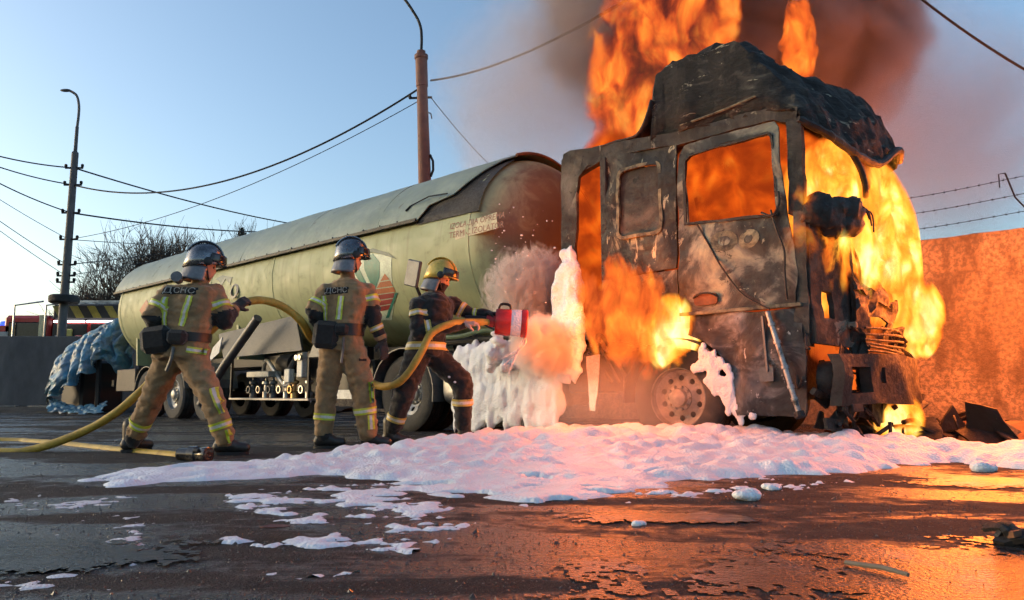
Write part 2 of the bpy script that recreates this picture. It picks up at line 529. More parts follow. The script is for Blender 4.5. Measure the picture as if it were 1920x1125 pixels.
def puddle(cx, cy, rx, ry, seed, label, z):
    """film of standing water, broken where the rough asphalt stands out of it"""
    st = .011
    X = np.arange(cx - rx * 1.5, cx + rx * 1.5, st); Y = np.arange(cy - ry * 1.5, cy + ry * 1.5, st)
    ok = np.zeros((len(Y), len(X)), bool)
    for r, y in enumerate(Y):
        for c, x in enumerate(X):
            q = 1 - math.hypot((x - cx) / rx, (y - cy) / ry)
            if q < -.5: continue
            v = q + .55 * noise.fractal(Vector((x * 2.6, y * 3.4, seed)), .8, 2.0, 4)
            if v < -.05: continue
            v += .38 * noise.fractal(Vector((x * 26, y * 20, seed)), .7, 2.0, 3)
            ok[r, c] = v > .12
    idx = {}; vs = []; fs = []
    for r, c in zip(*np.nonzero(ok)):
        q = []
        for k in ((r, c), (r, c + 1), (r + 1, c + 1), (r + 1, c)):
            if k not in idx:
                idx[k] = len(vs); vs.append((X[0] + k[1] * st, Y[0] + k[0] * st, z))
            q.append(idx[k])
        fs.append(tuple(q))
    tag(link_mesh("puddle", vs, fs, M_puddle, None, 0), label, "puddle", None, "structure")
puddle(1.42, 2.15, 1.05, 0.52, 3, "large puddle mirroring the fire, nearest the lower right corner", .004)
puddle(2.9, 4.35, 0.70, 0.26, 5, "long puddle glowing orange beside the right end of the foam", .0052)
puddle(0.62, 3.15, 0.42, 0.16, 8, "small puddle at the tip of the foam bank", .0064)
puddle(-1.55, 2.45, 0.60, 0.30, 11, "grey puddle reflecting the sky at lower left", .0076)

# ---------------------------------------------------------------- foam on the ground
def foam_bank():
    near = [(-2.198, 4.142), (-1.999, 4.307), (-1.572, 4.382), (-1.194, 4.710), (-0.755, 4.382), (-0.576, 3.734), (-0.153, 3.645), (0.236, 3.371), (0.435, 3.645), (1.011, 4.357), (1.625, 4.710), (2.299, 4.800), (2.732, 5.307), (3.309, 5.583), (3.458, 5.057)]
    far = [(6.2, 5.5), (5.3, 6.1), (4.6, 6.25), (4.15, 6.2), (3.75, 6.35), (3.1, 7.2), (2.9, 8.3), (1.0, 8.8), (-0.2, 7.9), (-0.75, 7.0), (-1.15, 6.35), (-1.7, 5.75), (-2.25, 5.25), (-2.75, 4.7)]
    poly = near + far
    x0, x1, y0, y1, st = -3.0, 6.4, 3.2, 9.0, 0.026
    X = np.arange(x0, x1, st); Y = np.arange(y0, y1, st)
    gx, gy = np.meshgrid(X, Y)
    # signed distance to the outline
    d = np.full(gx.shape, 1e9); inside = np.zeros(gx.shape, bool)
    P = np.array(poly)
    j = len(P) - 1
    for i in range(len(P)):
        a = P[j]; b = P[i]; ab = b - a
        t = np.clip(((gx - a[0]) * ab[0] + (gy - a[1]) * ab[1]) / (ab @ ab), 0, 1)
        d = np.minimum(d, np.hypot(gx - a[0] - t * ab[0], gy - a[1] - t * ab[1]))
        cond = ((b[1] > gy) != (a[1] > gy))
        with np.errstate(divide='ignore', invalid='ignore'):
            xx = (a[0] - b[0]) * (gy - b[1]) / (a[1] - b[1]) + b[0]
        inside ^= cond & (gx < xx)
        j = i
    sd = np.where(inside, d, -d)
    ny, nx = gx.shape
    def nz(scale, oct, sy=1.0, seed=0.0):
        out = np.empty(gx.shape)
        for r in range(ny):
            for c in range(nx):
                out[r, c] = noise.fractal(Vector((gx[r, c] * scale, gy[r, c] * scale * sy, seed)), 1.0, 2.0, oct) if sd[r, c] > -0.25 else 0
        return out
    nA = nz(3.5, 6); nB = nz(1.0, 3, 1.5, 7.0); nC = nz(9.0, 5, 1.0, 3.0)
    sd2 = sd + 0.13 * nA + 0.08 * nB + 0.05 * nC - 0.05
    # deeper towards the truck, thin sheet at the front
    depth = np.clip((gy - 4.2) / 2.0, 0, 1)
    depth = depth * np.clip((gx + 2.6) / 1.6, 0.45, 1)
    top = 0.016 + 0.115 * depth + 0.05 * nB * depth
    h = np.where(sd2 > 0, top * (1 - np.exp(-np.maximum(sd2, 0) / (0.10 + 0.14 * depth))), sd2 * 0.5)
    rnd = random.Random(4)
    base = h.copy()
    for k in range(520):                       # broad billows
        px = rnd.uniform(x0 + .3, x1 - .3); py = y0 + (y1 - y0) * rnd.random()
        ci = int((px - x0) / st); ri = int((py - y0) / st)
        if not (0 <= ri < ny and 0 <= ci < nx) or sd2[ri, ci] < 0.08: continue
        dp = depth[ri, ci]; r = rnd.uniform(.06, .09 + .14 * dp) * rnd.uniform(.6, 1.1); w = int(r / st) + 1
        r0, r1, c0, c1 = max(ri - w, 0), min(ri + w + 1, ny), max(ci - w, 0), min(ci + w + 1, nx)
        dd = 1 - ((gx[r0:r1, c0:c1] - px) ** 2 + (gy[r0:r1, c0:c1] - py) ** 2) / (r * r)
        sub = h[r0:r1, c0:c1]
        np.maximum(sub, np.where(dd > 0, base[ri, ci] - .30 * r + (.42 + .14 * dp) * r * np.sqrt(np.maximum(dd, 0)), -1), out=sub)
    base = h.copy()
    for k in range(9000):
        px = rnd.uniform(x0 + .2, x1 - .2); py = y0 + (y1 - y0) * rnd.random()
        ci = int((px - x0) / st); ri = int((py - y0) / st)
        if not (0 <= ri < ny and 0 <= ci < nx) or sd2[ri, ci] < 0.02: continue
        dp = depth[ri, ci]
        r = rnd.uniform(0.018, 0.035 + 0.075 * dp) * rnd.choice((.6, .8, 1, 1, 1.3))
        w = int(r / st) + 1
        r0, r1, c0, c1 = max(ri - w, 0), min(ri + w + 1, ny), max(ci - w, 0), min(ci + w + 1, nx)
        dd = r * r - (gx[r0:r1, c0:c1] - px) ** 2 - (gy[r0:r1, c0:c1] - py) ** 2
        cap = base[ri, ci] - r * (0.72 - 0.16 * dp) + np.sqrt(np.maximum(dd, 0)) * 1.0
        sub = h[r0:r1, c0:c1]
        np.maximum(sub, np.where(dd > 0, cap, -1), out=sub)
    h += (0.012 * nA + 0.014 * nC) * np.clip(sd2 * 8, 0, 1)
    # soften
    for _ in range(1):
        h[1:-1, 1:-1] = (h[1:-1, 1:-1] * 2 + h[:-2, 1:-1] + h[2:, 1:-1] + h[1:-1, :-2] + h[1:-1, 2:]) / 6
    hole = nz(2.4, 6, 1.9, 31.0)
    h -= np.clip(hole - (.22 + .75 * np.clip(depth * 1.6, 0, 1)), 0, .5) * .45      # torn gaps where the wet ground shows
    h = np.maximum(h, -0.02)
    idx = -np.ones(gx.shape, int); vs = []; fs = []
    for r in range(ny - 1):
        for c in range(nx - 1):
            if max(h[r, c], h[r + 1, c], h[r, c + 1], h[r + 1, c + 1]) > 0:
                q = []
                for (a, b) in ((r, c), (r, c + 1), (r + 1, c + 1), (r + 1, c)):
                    if idx[a, b] < 0:
                        idx[a, b] = len(vs); vs.append((gx[a, b], gy[a, b], h[a, b]))
                    q.append(int(idx[a, b]))
                fs.append(tuple(q))
    o = link_mesh("foam_bank", vs, fs, M_foam, None, 180)
    tag(o, "thick bank of white foam spread across the asphalt in front of the truck", "foam", None, "stuff")
foam_bank()

def foam_film(name, label, poly, thr, sx, sy, seed, mat, st=0.02, hmax=0.014):
    xs = [p[0] for p in poly]; ys = [p[1] for p in poly]
    X = np.arange(min(xs), max(xs), st); Y = np.arange(min(ys), max(ys), st)
    idx = {}; vs = []; H = {}
    for r, y in enumerate(Y):
        for c, x in enumerate(X):
            if inpoly(x, y, poly):
                e = 9
                j = len(poly) - 1
                for i in range(len(poly)):
                    a = Vector(poly[j]); b = Vector(poly[i]); ab = b - a; p = Vector((x, y))
                    t = max(0, min(1, (p - a).dot(ab) / ab.length_squared)); e = min(e, (p - a - ab * t).length); j = i
                v = .7 * noise.fractal(Vector((x * sx, y * sy, seed)), 0.8, 2.0, 5) + .45 * noise.fractal(Vector((x * sx * 4, y * sy * 4, seed + 5)), 0.7, 2.0, 4) - thr
                v -= max(0, .38 - e) * 1.1
                H[r, c] = max(-0.01, min(hmax, v * 0.06 + 0.0)) + (0.004 * noise.noise(Vector((x * 25, y * 25, seed))) if v > 0.05 else 0)
    fs = []
    for (r, c) in list(H):
        q = [(r, c), (r, c + 1), (r + 1, c + 1), (r + 1, c)]
        if all(k in H for k in q) and max(H[k] for k in q) > 0:
            ii = []
            for k in q:
                if k not in idx:
                    idx[k] = len(vs); vs.append((X[k[1]], Y[k[0]], H[k]))
                ii.append(idx[k])
            fs.append(tuple(ii))
    if not fs: return
    o = link_mesh(name, vs, fs, mat, None, 180)
    tag(o, label, "foam", None, "stuff")
foam_film("foam_patch", "thin broken patches of white foam in front of the foam bank",
          [(-1.664, 4.382), (-0.555, 4.382), (-0.073, 3.478), (-0.191, 2.733), (-0.479, 2.161), (-0.797, 2.132), (-1.198, 3.060)], 0.06, 2.6, 3.4, 3.3, M_foam, hmax=0.009)
foam_film("foam_patch", "grey film of foam remnants and painted sky reflection on wet ground at lower left",
          [(-2.687, 3.828), (-1.737, 3.927), (-1.105, 2.733), (-0.836, 1.923), (-1.353, 1.923)], 0.14, 2.6, 3.8, 9.1, M_foam_sheen, hmax=0.004)
foam_film("foam_patch", "scattered thin streaks of foam right of the foam tip",
          [(0.116, 4.142), (2.585, 4.957), (2.281, 4.382), (1.317, 3.828), (0.319, 3.256)], 0.2, 3.0, 6.0, 21.0, M_foam)

def lumps(name, label, spots, mat, cat, seed, kind=None):
    rnd = random.Random(seed)
    for i, (x, y, r) in enumerate(spots):
        mb = MB()
        for k in range(4):
            mb.ball((rnd.uniform(-.5, .5) * r, rnd.uniform(-.4, .4) * r, r * rnd.uniform(.15, .35)), (r * rnd.uniform(.5, .8), r * rnd.uniform(.4, .7), r * rnd.uniform(.3, .5)), 10, 7)
        me = remeshed(mb, r * 0.14, 2)
        me.materials.clear(); me.materials.append(mat); me.shade_smooth()
        o = bpy.data.objects.new(name, me); o.location = (x, y, 0.0); COL.objects.link(o)
        tag(o, label[i] if isinstance(label, list) else label, cat, None, kind)
lumps("foam_clump", ["loose clump of foam on asphalt, largest of the stray ones", "small foam clump lying just behind the largest stray clump", "smallest foam crumb left of the stray clumps", "foam clump lying far right at the end of the bank"],
      [(*(1.149, 3.680), 0.075), (*(1.394, 4.075), 0.05), (*(0.503, 3.000), 0.03), (*(3.130, 4.990), 0.09)], M_foam, "foam clump", 5)

# loose grit and gravel
def gravel():
    rng = np.random.default_rng(12)
    n = 15000
    y = 1.7 * (9.5 / 1.7) ** rng.random(n); x = rng.uniform(-.8, .8, n) * y
    r = rng.uniform(.0022, .0055, n) * (.75 + y * .10) * (1 + 2.2 * rng.random(n) ** 60)
    a = rng.uniform(0, 6.283, n)
    k = 5
    V = np.zeros((n, k + 1, 3))
    for q in range(k):
        f = rng.uniform(.65, 1.25, n) * r; t = a + q * 6.283 / k
        V[:, q, 0] = x + f * np.cos(t); V[:, q, 1] = y + f * np.sin(t); V[:, q, 2] = -.001
    V[:, k, 0] = x + rng.uniform(-.4, .4, n) * r; V[:, k, 1] = y + rng.uniform(-.4, .4, n) * r; V[:, k, 2] = r * rng.uniform(.45, 1.0, n)
    base = np.arange(n)[:, None] * (k + 1)
    F = np.concatenate([np.stack([base[:, 0] + q, base[:, 0] + (q + 1) % k, base[:, 0] + k], 1) for q in range(k)])
    o = link_mesh("gravel", V.reshape(-1, 3).tolist(), F.tolist(), M_grit, None, 0)
    tag(o, "loose grit and small stones strewn over the asphalt", "gravel", None, "stuff")
M_grit = patchy("wet_grit_stone", [(.35, (.018, .017, .016)), (.6, (.05, .046, .042)), (.75, (.11, .10, .09))], 35, (.18, .5), 0, 3, bump=0)
gravel()

# ================================================================ WALLS
M_conc = patchy("weathered_concrete", [(0.3, (0.06, 0.06, 0.066)), (0.55, (0.095, 0.095, 0.10)), (0.75, (0.14, 0.138, 0.135))], 0.9, (0.8, 0.95), 0, 8, stretch=(1, 1, 0.5), bump=0.4, bscale=20, bdist=0.01)
def rough_concrete():
    m, nt, b = nodes_of("pitted_concrete")
    co = coords(nt)
    n1 = noise_(nt, co, 1.1, 6, 0.65, 0.4); n2 = noise_(nt, co, 16, 5, 0.7); n3 = noise_(nt, coords(nt, (1, 1, .35)), 3, 5, .6)
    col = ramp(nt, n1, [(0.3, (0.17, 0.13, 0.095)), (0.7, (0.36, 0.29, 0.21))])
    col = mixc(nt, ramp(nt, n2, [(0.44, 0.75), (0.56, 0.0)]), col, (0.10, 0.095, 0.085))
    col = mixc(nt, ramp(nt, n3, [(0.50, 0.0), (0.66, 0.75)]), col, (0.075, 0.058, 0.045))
    nt.links.new(col, b.inputs["Base Color"]); b.inputs["Roughness"].default_value = 0.92
    bump_(nt, b, math_(nt, 'ADD', n2, math_(nt, 'MULTIPLY', noise_(nt, co, 45, 4, .6), .5)), 0.9, 0.03)
    return m
M_roughconc = rough_concrete()

def yard_wall():
    # along the far side of the yard, parallel to the trailer
    p0 = Vector((7.6, 9.75)); d = Vector((-0.73, 0.683)).normalized()
    root = empty("concrete_wall", (p0.x, p0.y, 0), math.atan2(d.y, d.x))
    tag(root, "pitted concrete yard wall behind the cab, glowing in the firelight", "wall")
    L = 2.3
    rt = random.Random(15)
    for i in range(-3, 9):
        dz = rt.uniform(-.03, .03)
        w = L - 0.012
        mb = MB()
        # slab in wall-local x along the wall, y away from the yard
        nx, nz = 30, 24
        def ff(x, z): return 0.012 * fbm((x * 2.1 + i * 9, z * 2.1, 0), 5) + 0.006 * fbm((x * 11, z * 11, i), 3)
        vs = []; fs = []
        for a in range(nz + 1):
            for c in range(nx + 1):
                x = i * L + c / nx * w; z = -0.05 + a / nz * 2.87
                top = dz + .018 * fbm((x * 3, 0, i), 4) if a == nz else (dz if a == nz - 1 else 0)
                vs.append((x, (-ff(x, z) if 0 < c < nx and 0 < a < nz else 0.012), z + top))
        for a in range(nz):
            for c in range(nx):
                q = a * (nx + 1) + c
                fs.append((q, q + 1, q + nx + 2, q + nx + 1))
        mb.add(vs, fs)
        mb.box((i * L + w / 2, 0.10, 1.37 + dz / 2), (w, 0.17, 2.83 + dz))
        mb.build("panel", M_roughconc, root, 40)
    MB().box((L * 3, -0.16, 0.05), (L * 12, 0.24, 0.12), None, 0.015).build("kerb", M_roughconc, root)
    rnd = random.Random(3)
    M_pock = plain("bare_chipped_concrete", (0.55, 0.52, 0.47), 0.9)
    for (x, z, r) in ((0.95, 2.22, 0.055), (0.35, 2.2, 0.07), (0.62, 0.34, 0.075), (-0.1, 1.7, 0.05), (1.3, 1.35, 0.045), (0.12, 0.8, 0.04), (0.85, 1.62, 0.03)):
        out = [(x + r * math.cos(a) * rnd.uniform(.7, 1.2), z + r * math.sin(a) * rnd.uniform(.6, 1.2)) for a in [k * math.pi / 7 for k in range(14)]]
        MB().sheet(out, (), 0.05, lambda a, b, t: (a, -0.028 + t, b), 0.03).build("chip", M_pock, root)
    return root, d
WALL, WALL_D = yard_wall()

def barbed_wire():
    # strands on thin posts above the wall
    p0 = Vector((7.6, 9.75, 0)); d = Vector((WALL_D.x, WALL_D.y, 0))
    labels = ["top strand of barbed wire above the orange lit wall", "middle strand of barbed wire above the orange lit wall", "lowest strand of barbed wire just above the wall top"]
    for k, z in enumerate((3.52, 3.27, 3.02)):
        mb = MB()
        pts = []
        for i in range(0, 61):
            s = -4 + i * 0.3
            sag = 0.03 * math.cos(s * math.pi / 1.8)
            pts.append(p0 + d * s + Vector((0, 0, z - 0.05 * abs(s) * 0.1 + sag)))
        mb.tube(pts, 0.0045, 4)
        rnd = random.Random(k)
        for i in range(1, 120):
            c = p0 + d * (-4 + i * 0.15) + Vector((0, 0, 0))
            q = -4 + i * 0.15
            z0 = z - 0.005 * abs(q) + 0.03 * math.cos(q * math.pi / 1.8)
            c = Vector((c.x, c.y, z0))
            a = Vector((rnd.uniform(-1, 1) * .4, rnd.uniform(-1, 1) * .4, 1)).normalized() * 0.022
            mb.tube([c - a, c + a], 0.004, 3)
            mb.tube([c - d * 0.012, c + d * 0.012], 0.009, 4)
        tag(mb.build("barbed_wire", M_dark, None), labels[k], "barbed wire", "barbed wire strands on the wall")
    post = MB()
    b = p0 + d * 0.55
    post.tube([b + Vector((0, 0, 2.8)), b + Vector((0, 0, 3.05)), b + Vector((.03, 0, 3.25)) + d * 0.15, b + d * 0.22 + Vector((0, 0, 3.62))], 0.012, 6)
    post.tube([b + d * 0.22 + Vector((0, 0, 3.62)), b + d * 0.30 + Vector((0, 0, 3.62)), b + d * 0.30 + Vector((0, 0, 3.42))], 0.009, 5)
    tag(post.build("wire_bracket", M_dark, None), "bent iron bracket holding the barbed wire above the wall", "bracket")
barbed_wire()

def left_fence():
    root = empty("concrete_fence", (-30, 22.0, 0))
    tag(root, "grey precast concrete fence at the left behind the wrapped load", "fence")
    L = 3.4
    for i in range(0, 9):
        w = L - 0.03
        MB().box((i * L + w / 2 + 1.2, 0, 1.06), (w, 0.14, 2.2), None, 0.012).build("panel", M_conc, root)
    return root
left_fence()

def verge():
    # dark earth strip at the foot of the left fence
    rnd = random.Random(6)
    vs = []; fs = []
    nx, ny = 120, 12
    for j in range(ny + 1):
        for i in range(nx + 1):
            x = -26 + i * 0.18; y = 18.6 + j * 0.27
            t = j / ny
            z = 0.02 + 0.12 * math.sin(math.pi * min(1, t * 1.0) * .5) + 0.06 * fbm((x * .9, y * .9, 0), 4)
            if j == 0: z = -0.02
            vs.append((x, y, z))
    for j in range(ny):
        for i in range(nx):
            q = j * (nx + 1) + i
            fs.append((q, q + 1, q + nx + 2, q + nx + 1))
    o = link_mesh("verge", vs, fs, patchy("dark_earth", [(0.3, (0.018, 0.016, 0.013)), (0.7, (0.05, 0.042, 0.032))], 2.5, (0.85, 1), bump=0.7, bscale=12, bdist=0.03), None, 180)
    tag(o, "dark strip of earth at the foot of the fence", None, None, "structure")
    for k, (x, y, a, l) in enumerate(((-13.1, 19.1, .1, .9), (-11.9, 19.0, -.2, .8), (-14.3, 19.3, .3, .7))):
        mb = MB().box((0, 0, 0), (l, 0.16, 0.03), Matrix.Rotation(a, 3, 'Z'), 0.004)
        o = mb.build("board", plain("grey_weathered_wood", (0.2, 0.19, 0.17), 0.85), None)
        o.location = (x, y, 0.16)
        tag(o, ["pale board lying on the verge, middle one by the grey fence", "pale board lying on the verge nearest the wrapped load", "pale board lying on the verge nearest the left edge"][k], "board", "boards lying by the fence")
verge()

# ================================================================ POLES, WIRES
M_pole = patchy("galvanised_pole", [(0.3, (0.06, 0.06, 0.063)), (0.7, (0.12, 0.118, 0.115))], 2, (0.5, 0.8), 0.1)
M_pole_red = patchy("reddish_painted_pole", [(0.3, (0.13, 0.05, 0.035)), (0.7, (0.24, 0.095, 0.06))], 2, (0.55, 0.8), 0.0)
LP = (-13.85, 22.75)      # left pole foot
CP = (-1.72, 16.0)        # middle pole foot

def left_lamp():
    root = empty("street_lamp", (*LP, 0))
    tag(root, "tall grey street lamp with a tyre around it, behind the left fence", "street lamp")
    MB().lathe([(0.15, 0), (0.14, 1), (0.12, 4), (0.10, 8.0), (0.095, 8.05), (0.055, 8.1), (0.05, 8.9), (0.0, 8.95)], (0, 0, 0), (0, 0, 1), 14).build("pole", M_pole, root)
    arm = smooth_path([(0, 0, 8.85), (0.02, 0, 9.3), (0.0, 0, 9.65), (-0.1, 0, 9.95), (-0.32, 0, 10.1)], 6)
    MB().tube(arm, 0.04, 8).build("arm", M_pole, root)
    lh = MB().ball((-0.45, 0, 10.11), (0.18, 0.07, 0.05), 14, 8).build("lamp_head", M_greysteel, root)
    t = MB().lathe([(0.17, -0.1), (0.22, -0.13), (0.36, -0.13), (0.42, -0.09), (0.43, 0), (0.42, 0.09), (0.36, 0.13), (0.22, 0.13), (0.17, 0.1), (0.17, -0.1)], (0, 0, 3.36), (0, 0, 1), 28)
    t.build("tyre", M_rubber, root)
    for z in (7.55, 7.0, 6.1, 5.25, 3.9, 4.1, 4.45):
        b = MB().bar((-0.28, 0, z), (0.28, 0, z), 0.05, 0.05)
        for s in (-1, 1): b.lathe([(0.03, 0), (0.045, 0.02), (0.045, 0.09), (0.02, 0.11)], (s * 0.26, 0, z + 0.02), (0, 0, 1), 8)
        b.build("crossarm", M_dark, root)
left_lamp()

def middle_lamp():
    root = empty("street_lamp", (*CP, 0))
    root.rotation_euler = (0, R(-2.4), 0)
    tag(root, "reddish street lamp pole rising behind the tank with thin curved arm", "street lamp")
    MB().lathe([(0.17, 0), (0.16, 2), (0.145, 5), (0.12, 7.35), (0.135, 7.36), (0.135, 8.0), (0.155, 8.02), (0.155, 8.1), (0.1, 8.12), (0.1, 8.2), (0.0, 8.2)], (0, 0, 0), (0, 0, 1), 16).build("pole", M_pole_red, root)
    MB().tube(smooth_path([(0, 0, 8.15), (0.02, 0, 8.5), (0.0, 0, 8.8), (-0.12, 0, 9.1), (-0.45, 0, 9.6), (-1.1, 0, 10.2)], 6), 0.032, 8).build("arm", M_dark, root)
    MB().ball((-1.4, 0, 10.35), (0.36, 0.14, 0.09), 14, 8).build("lamp_head", M_greysteel, root)
    b = MB().bar((-0.3, 0, 7.1), (0.22, 0, 7.1), 0.04, 0.04)
    b.lathe([(0.03, 0), (0.04, 0.03), (0.02, 0.1)], (-0.28, 0, 7.1), (0, 0, 1), 8)
    b.build("bracket", M_dark, root)
    c = MB()
    c.tube([(0.11, 0, 6.75), (0.18, 0, 6.72), (0.2, 0, 6.6)], 0.015, 5)
    c.tube([(0.14, -.05, 5.75), (0.2, -.05, 5.6), (0.2, -.05, 5.4), (0.14, -.05, 5.25)], 0.03, 6)
    c.build("cable_clamp", M_dark, root)
middle_lamp()

def wire(a, b, sag, r, label, group="overhead wires"):
    a = Vector(a); b = Vector(b)
    pts = [a.lerp(b, i / 40) - Vector((0, 0, 4 * sag * (i / 40) * (1 - i / 40))) for i in range(41)]
    tag(MB().tube(pts, r, 5).build("overhead_wire", M_black, None), label, "wire", group)
A = lambda z, dx=0.0: (LP[0] + dx, LP[1], z)
wire(A(7.0), (-1.985, 16.000, 7.385), 1.1, 0.024, "thick sagging wire between the two street lamps")
wire(A(5.25), (-2.005, 16.000, 7.072), 0.5, 0.010, "thin faint wire rising to the reddish lamp pole below the thick one")
wire((-1.830, 16.000, 7.499), (1.853, 9.500, 6.002), 0.25, 0.024, "wire running from the reddish pole up towards the flames")
wire((-1.813, 16.000, 7.084), (0.000, 24.000, 7.387), 0.15, 0.011, "thin guy wire slanting down right of the reddish pole")
wire((-15.934, 21.000, 7.620), A(7.55), 0.1, 0.022, "uppermost wire between left edge and left lamp")
wire((-15.913, 21.000, 7.378), A(7.0), 0.1, 0.02, "second wire down between left edge and left lamp")
wire((-15.884, 21.000, 7.057), A(6.1), 0.1, 0.02, "third wire down between left edge and left lamp")
wire((-15.849, 21.000, 6.672), A(5.25), 0.05, 0.010, "thin fourth wire between left edge and left lamp")
wire((-15.797, 21.000, 6.099), A(4.45), 0.05, 0.012, "fifth wire down between left edge and left lamp")
wire((-15.774, 21.000, 5.845), A(4.1), 0.05, 0.010, "lowest wire between left edge and left lamp")
wire(A(7.55), (-9.389, 40.000, 9.342), 0.3, 0.028, "upper wire sloping from left lamp down behind the tank")
wire(A(6.1), (-10.562, 40.000, 9.342), 0.3, 0.028, "second wire sloping from left lamp down behind the tank")
wire(A(5.25), (-11.711, 40.000, 8.656), 0.2, 0.012, "thin third wire sloping from left lamp down behind the tank")
wire(A(4.45), (-14.646, 40.000, 8.805), 0.1, 0.016, "fourth wire sloping from left lamp into the bare tree")
wire(A(4.1), (-15.225, 40.000, 8.656), 0.1, 0.012, "lowest wire sloping from left lamp into the bare tree")
wire((5.192, 9.000, 5.618), (6.773, 9.000, 4.438), 0.06, 0.017, "dark cable crossing the upper right corner of the sky")

# ================================================================ TREES
M_bark = patchy("winter_bark", [(0.3, (0.035, 0.028, 0.023)), (0.7, (0.085, 0.068, 0.055))], 3, (0.8, 0.95))
def bare_tree(loc, seed, H, label, spread=1.0, lean=0.0):
    rnd = random.Random(seed)
    root = empty("bare_tree", loc)
    tag(root, label, "tree", "bare trees behind the tank")
    trunk = MB(); crown = MB()
    def grow(p, d, L, r, depth):
        n = 5 if depth < 2 else 4
        pts = [p]; rs = [r]
        q = p.copy(); dd = d.copy()
        for i in range(n):
            dd = (dd + Vector((rnd.uniform(-1, 1), rnd.uniform(-1, 1), rnd.uniform(-.3, .7))) * (0.13 if depth < 2 else 0.2)).normalized()
            q = q + dd * (L / n); pts.append(q.copy()); rs.append(r * (1 - 0.5 * (i + 1) / n))
        (trunk if depth == 0 else crown).tube(pts, rs, 7 if depth < 2 else (4 if depth < 3 else 3), caps=depth < 2)
        if depth >= 5: return
        kids = (6, 5, 5, 4, 3)[depth]
        for k in range(kids):
            t = rnd.uniform(0.35, 1.0) if depth else rnd.uniform(0.55, 1.0)
            i = min(n, max(1, int(t * n)))
            a = rnd.uniform(0, 6.28)
            tilt = rnd.uniform(0.35, 0.9) * spread
            o = dd.orthogonal().normalized(); o2 = dd.cross(o)
            nd = (dd * math.cos(tilt) + (o * math.cos(a) + o2 * math.sin(a)) * math.sin(tilt) + Vector((0, 0, 0.28))).normalized()
            grow(pts[i], nd, L * rnd.uniform(0.6, 0.82), max(0.0088, rs[i] * rnd.uniform(0.5, 0.68)), depth + 1)
    root.scale = (1.18, 1.18, 1.08)
    grow(Vector((0, 0, -0.1)), Vector((lean, 0, 1)).normalized(), H * 0.40, 0.2, 0)
    trunk.build("trunk", M_bark, root, 180); crown.build("crown", M_bark, root, 180)
bare_tree((-16.2, 29.5, 0), 2, 7.8, "bare winter tree with dense twigs left of the tank end", 1.0, -0.1)
bare_tree((-13.2, 30.5, 0), 9, 8.4, "bare winter tree showing behind the nearest firefighter's helmet", 0.95, 0.05)
bare_tree((-14.8, 31.5, 0), 21, 8.2, "bare tree between and behind the two others near the tank end", 1.0, 0.0)

bare_tree((-17.3, 31.0, 0), 14, 6.4, "smaller bare tree beside the street lamp at far left", 1.0, 0.05)

def evergreen(loc, H, label):
    rnd = random.Random(8)
    root = empty("evergreen_tree", loc); tag(root, label, "tree")
    MB().lathe([(0.14, 0), (0.08, H * .6), (0.02, H)], (0, 0, 0), (0, 0, 1), 8).build("trunk", M_bark, root)
    c = MB()
    for k in range(1500):
        z = H * (0.35 + 0.68 * rnd.random()); a = rnd.uniform(0, 6.28)
        rr = (H * 1.05 - z) * 0.35 * math.sqrt(rnd.random()) * (0.75 + 0.4 * math.sin(z * 5 + 3 * a))
        p = Vector((rr * math.cos(a), rr * math.sin(a), z))
        u = Vector((rnd.uniform(-1, 1), rnd.uniform(-1, 1), rnd.uniform(-.5, 1))).normalized(); w = u.orthogonal().normalized()
        s = rnd.uniform(.06, .13)
        c.add([p - w * s * .4, p + u * s * 1.4, p + w * s * .4, p - u * s * .5], [(0, 1, 2, 3)])
    c.build("crown", plain("dark_needles", (0.03, 0.045, 0.028), 0.8, var=.5), root, 0)
evergreen((-13.0, 35.0, 0), 8.1, "small dark evergreen treetop peeping over the tank")

# ================================================================ BURNING TRACTOR UNIT
# local frame: x forward along the truck, y across (0 = side nearest the camera, 2.5 = far side), z up
TRK = empty("truck_tractor", (2.61, 6.61, 0), R(-40))
tag(TRK, "burnt out high cab truck tractor in flames, charred black and grey", "truck")

def wob(a, b, s=0.02, f=2.2, seed=0.0):
    return s * fbm((a * f, b * f, seed), 4)

def crook(a, b, s=.016):
    """in-plane buckling shared by all panels of one side"""
    return (s * fbm((a * 3.1, b * 3.1, 5.5), 4), s * fbm((a * 3.1, b * 3.1, 17.5), 4))

def near(seed, s=0.018, y0=0.0, f=2.2):
    return lambda a, b, d: (a + crook(a, b)[0], y0 + d + wob(a, b, s, f, seed), b + crook(a, b)[1])

def rrect(x0, x1, z0, z1, r, n=4):
    out = []
    for cx, cz, a0 in ((x1 - r, z0 + r, -90), (x1 - r, z1 - r, 0), (x0 + r, z1 - r, 90), (x0 + r, z0 + r, 180)):
        for k in range(n + 1):
            a = R(a0 + 90 * k / n)
            out.append((cx + r * math.cos(a), cz + r * math.sin(a)))
    return out

def ring(outer, inner, name, mat, parent, y, thick, seed=0, s=0.006):
    return MB().sheet(outer, [inner], 0.08, near(seed, s, y), thick).build(name, mat, parent)

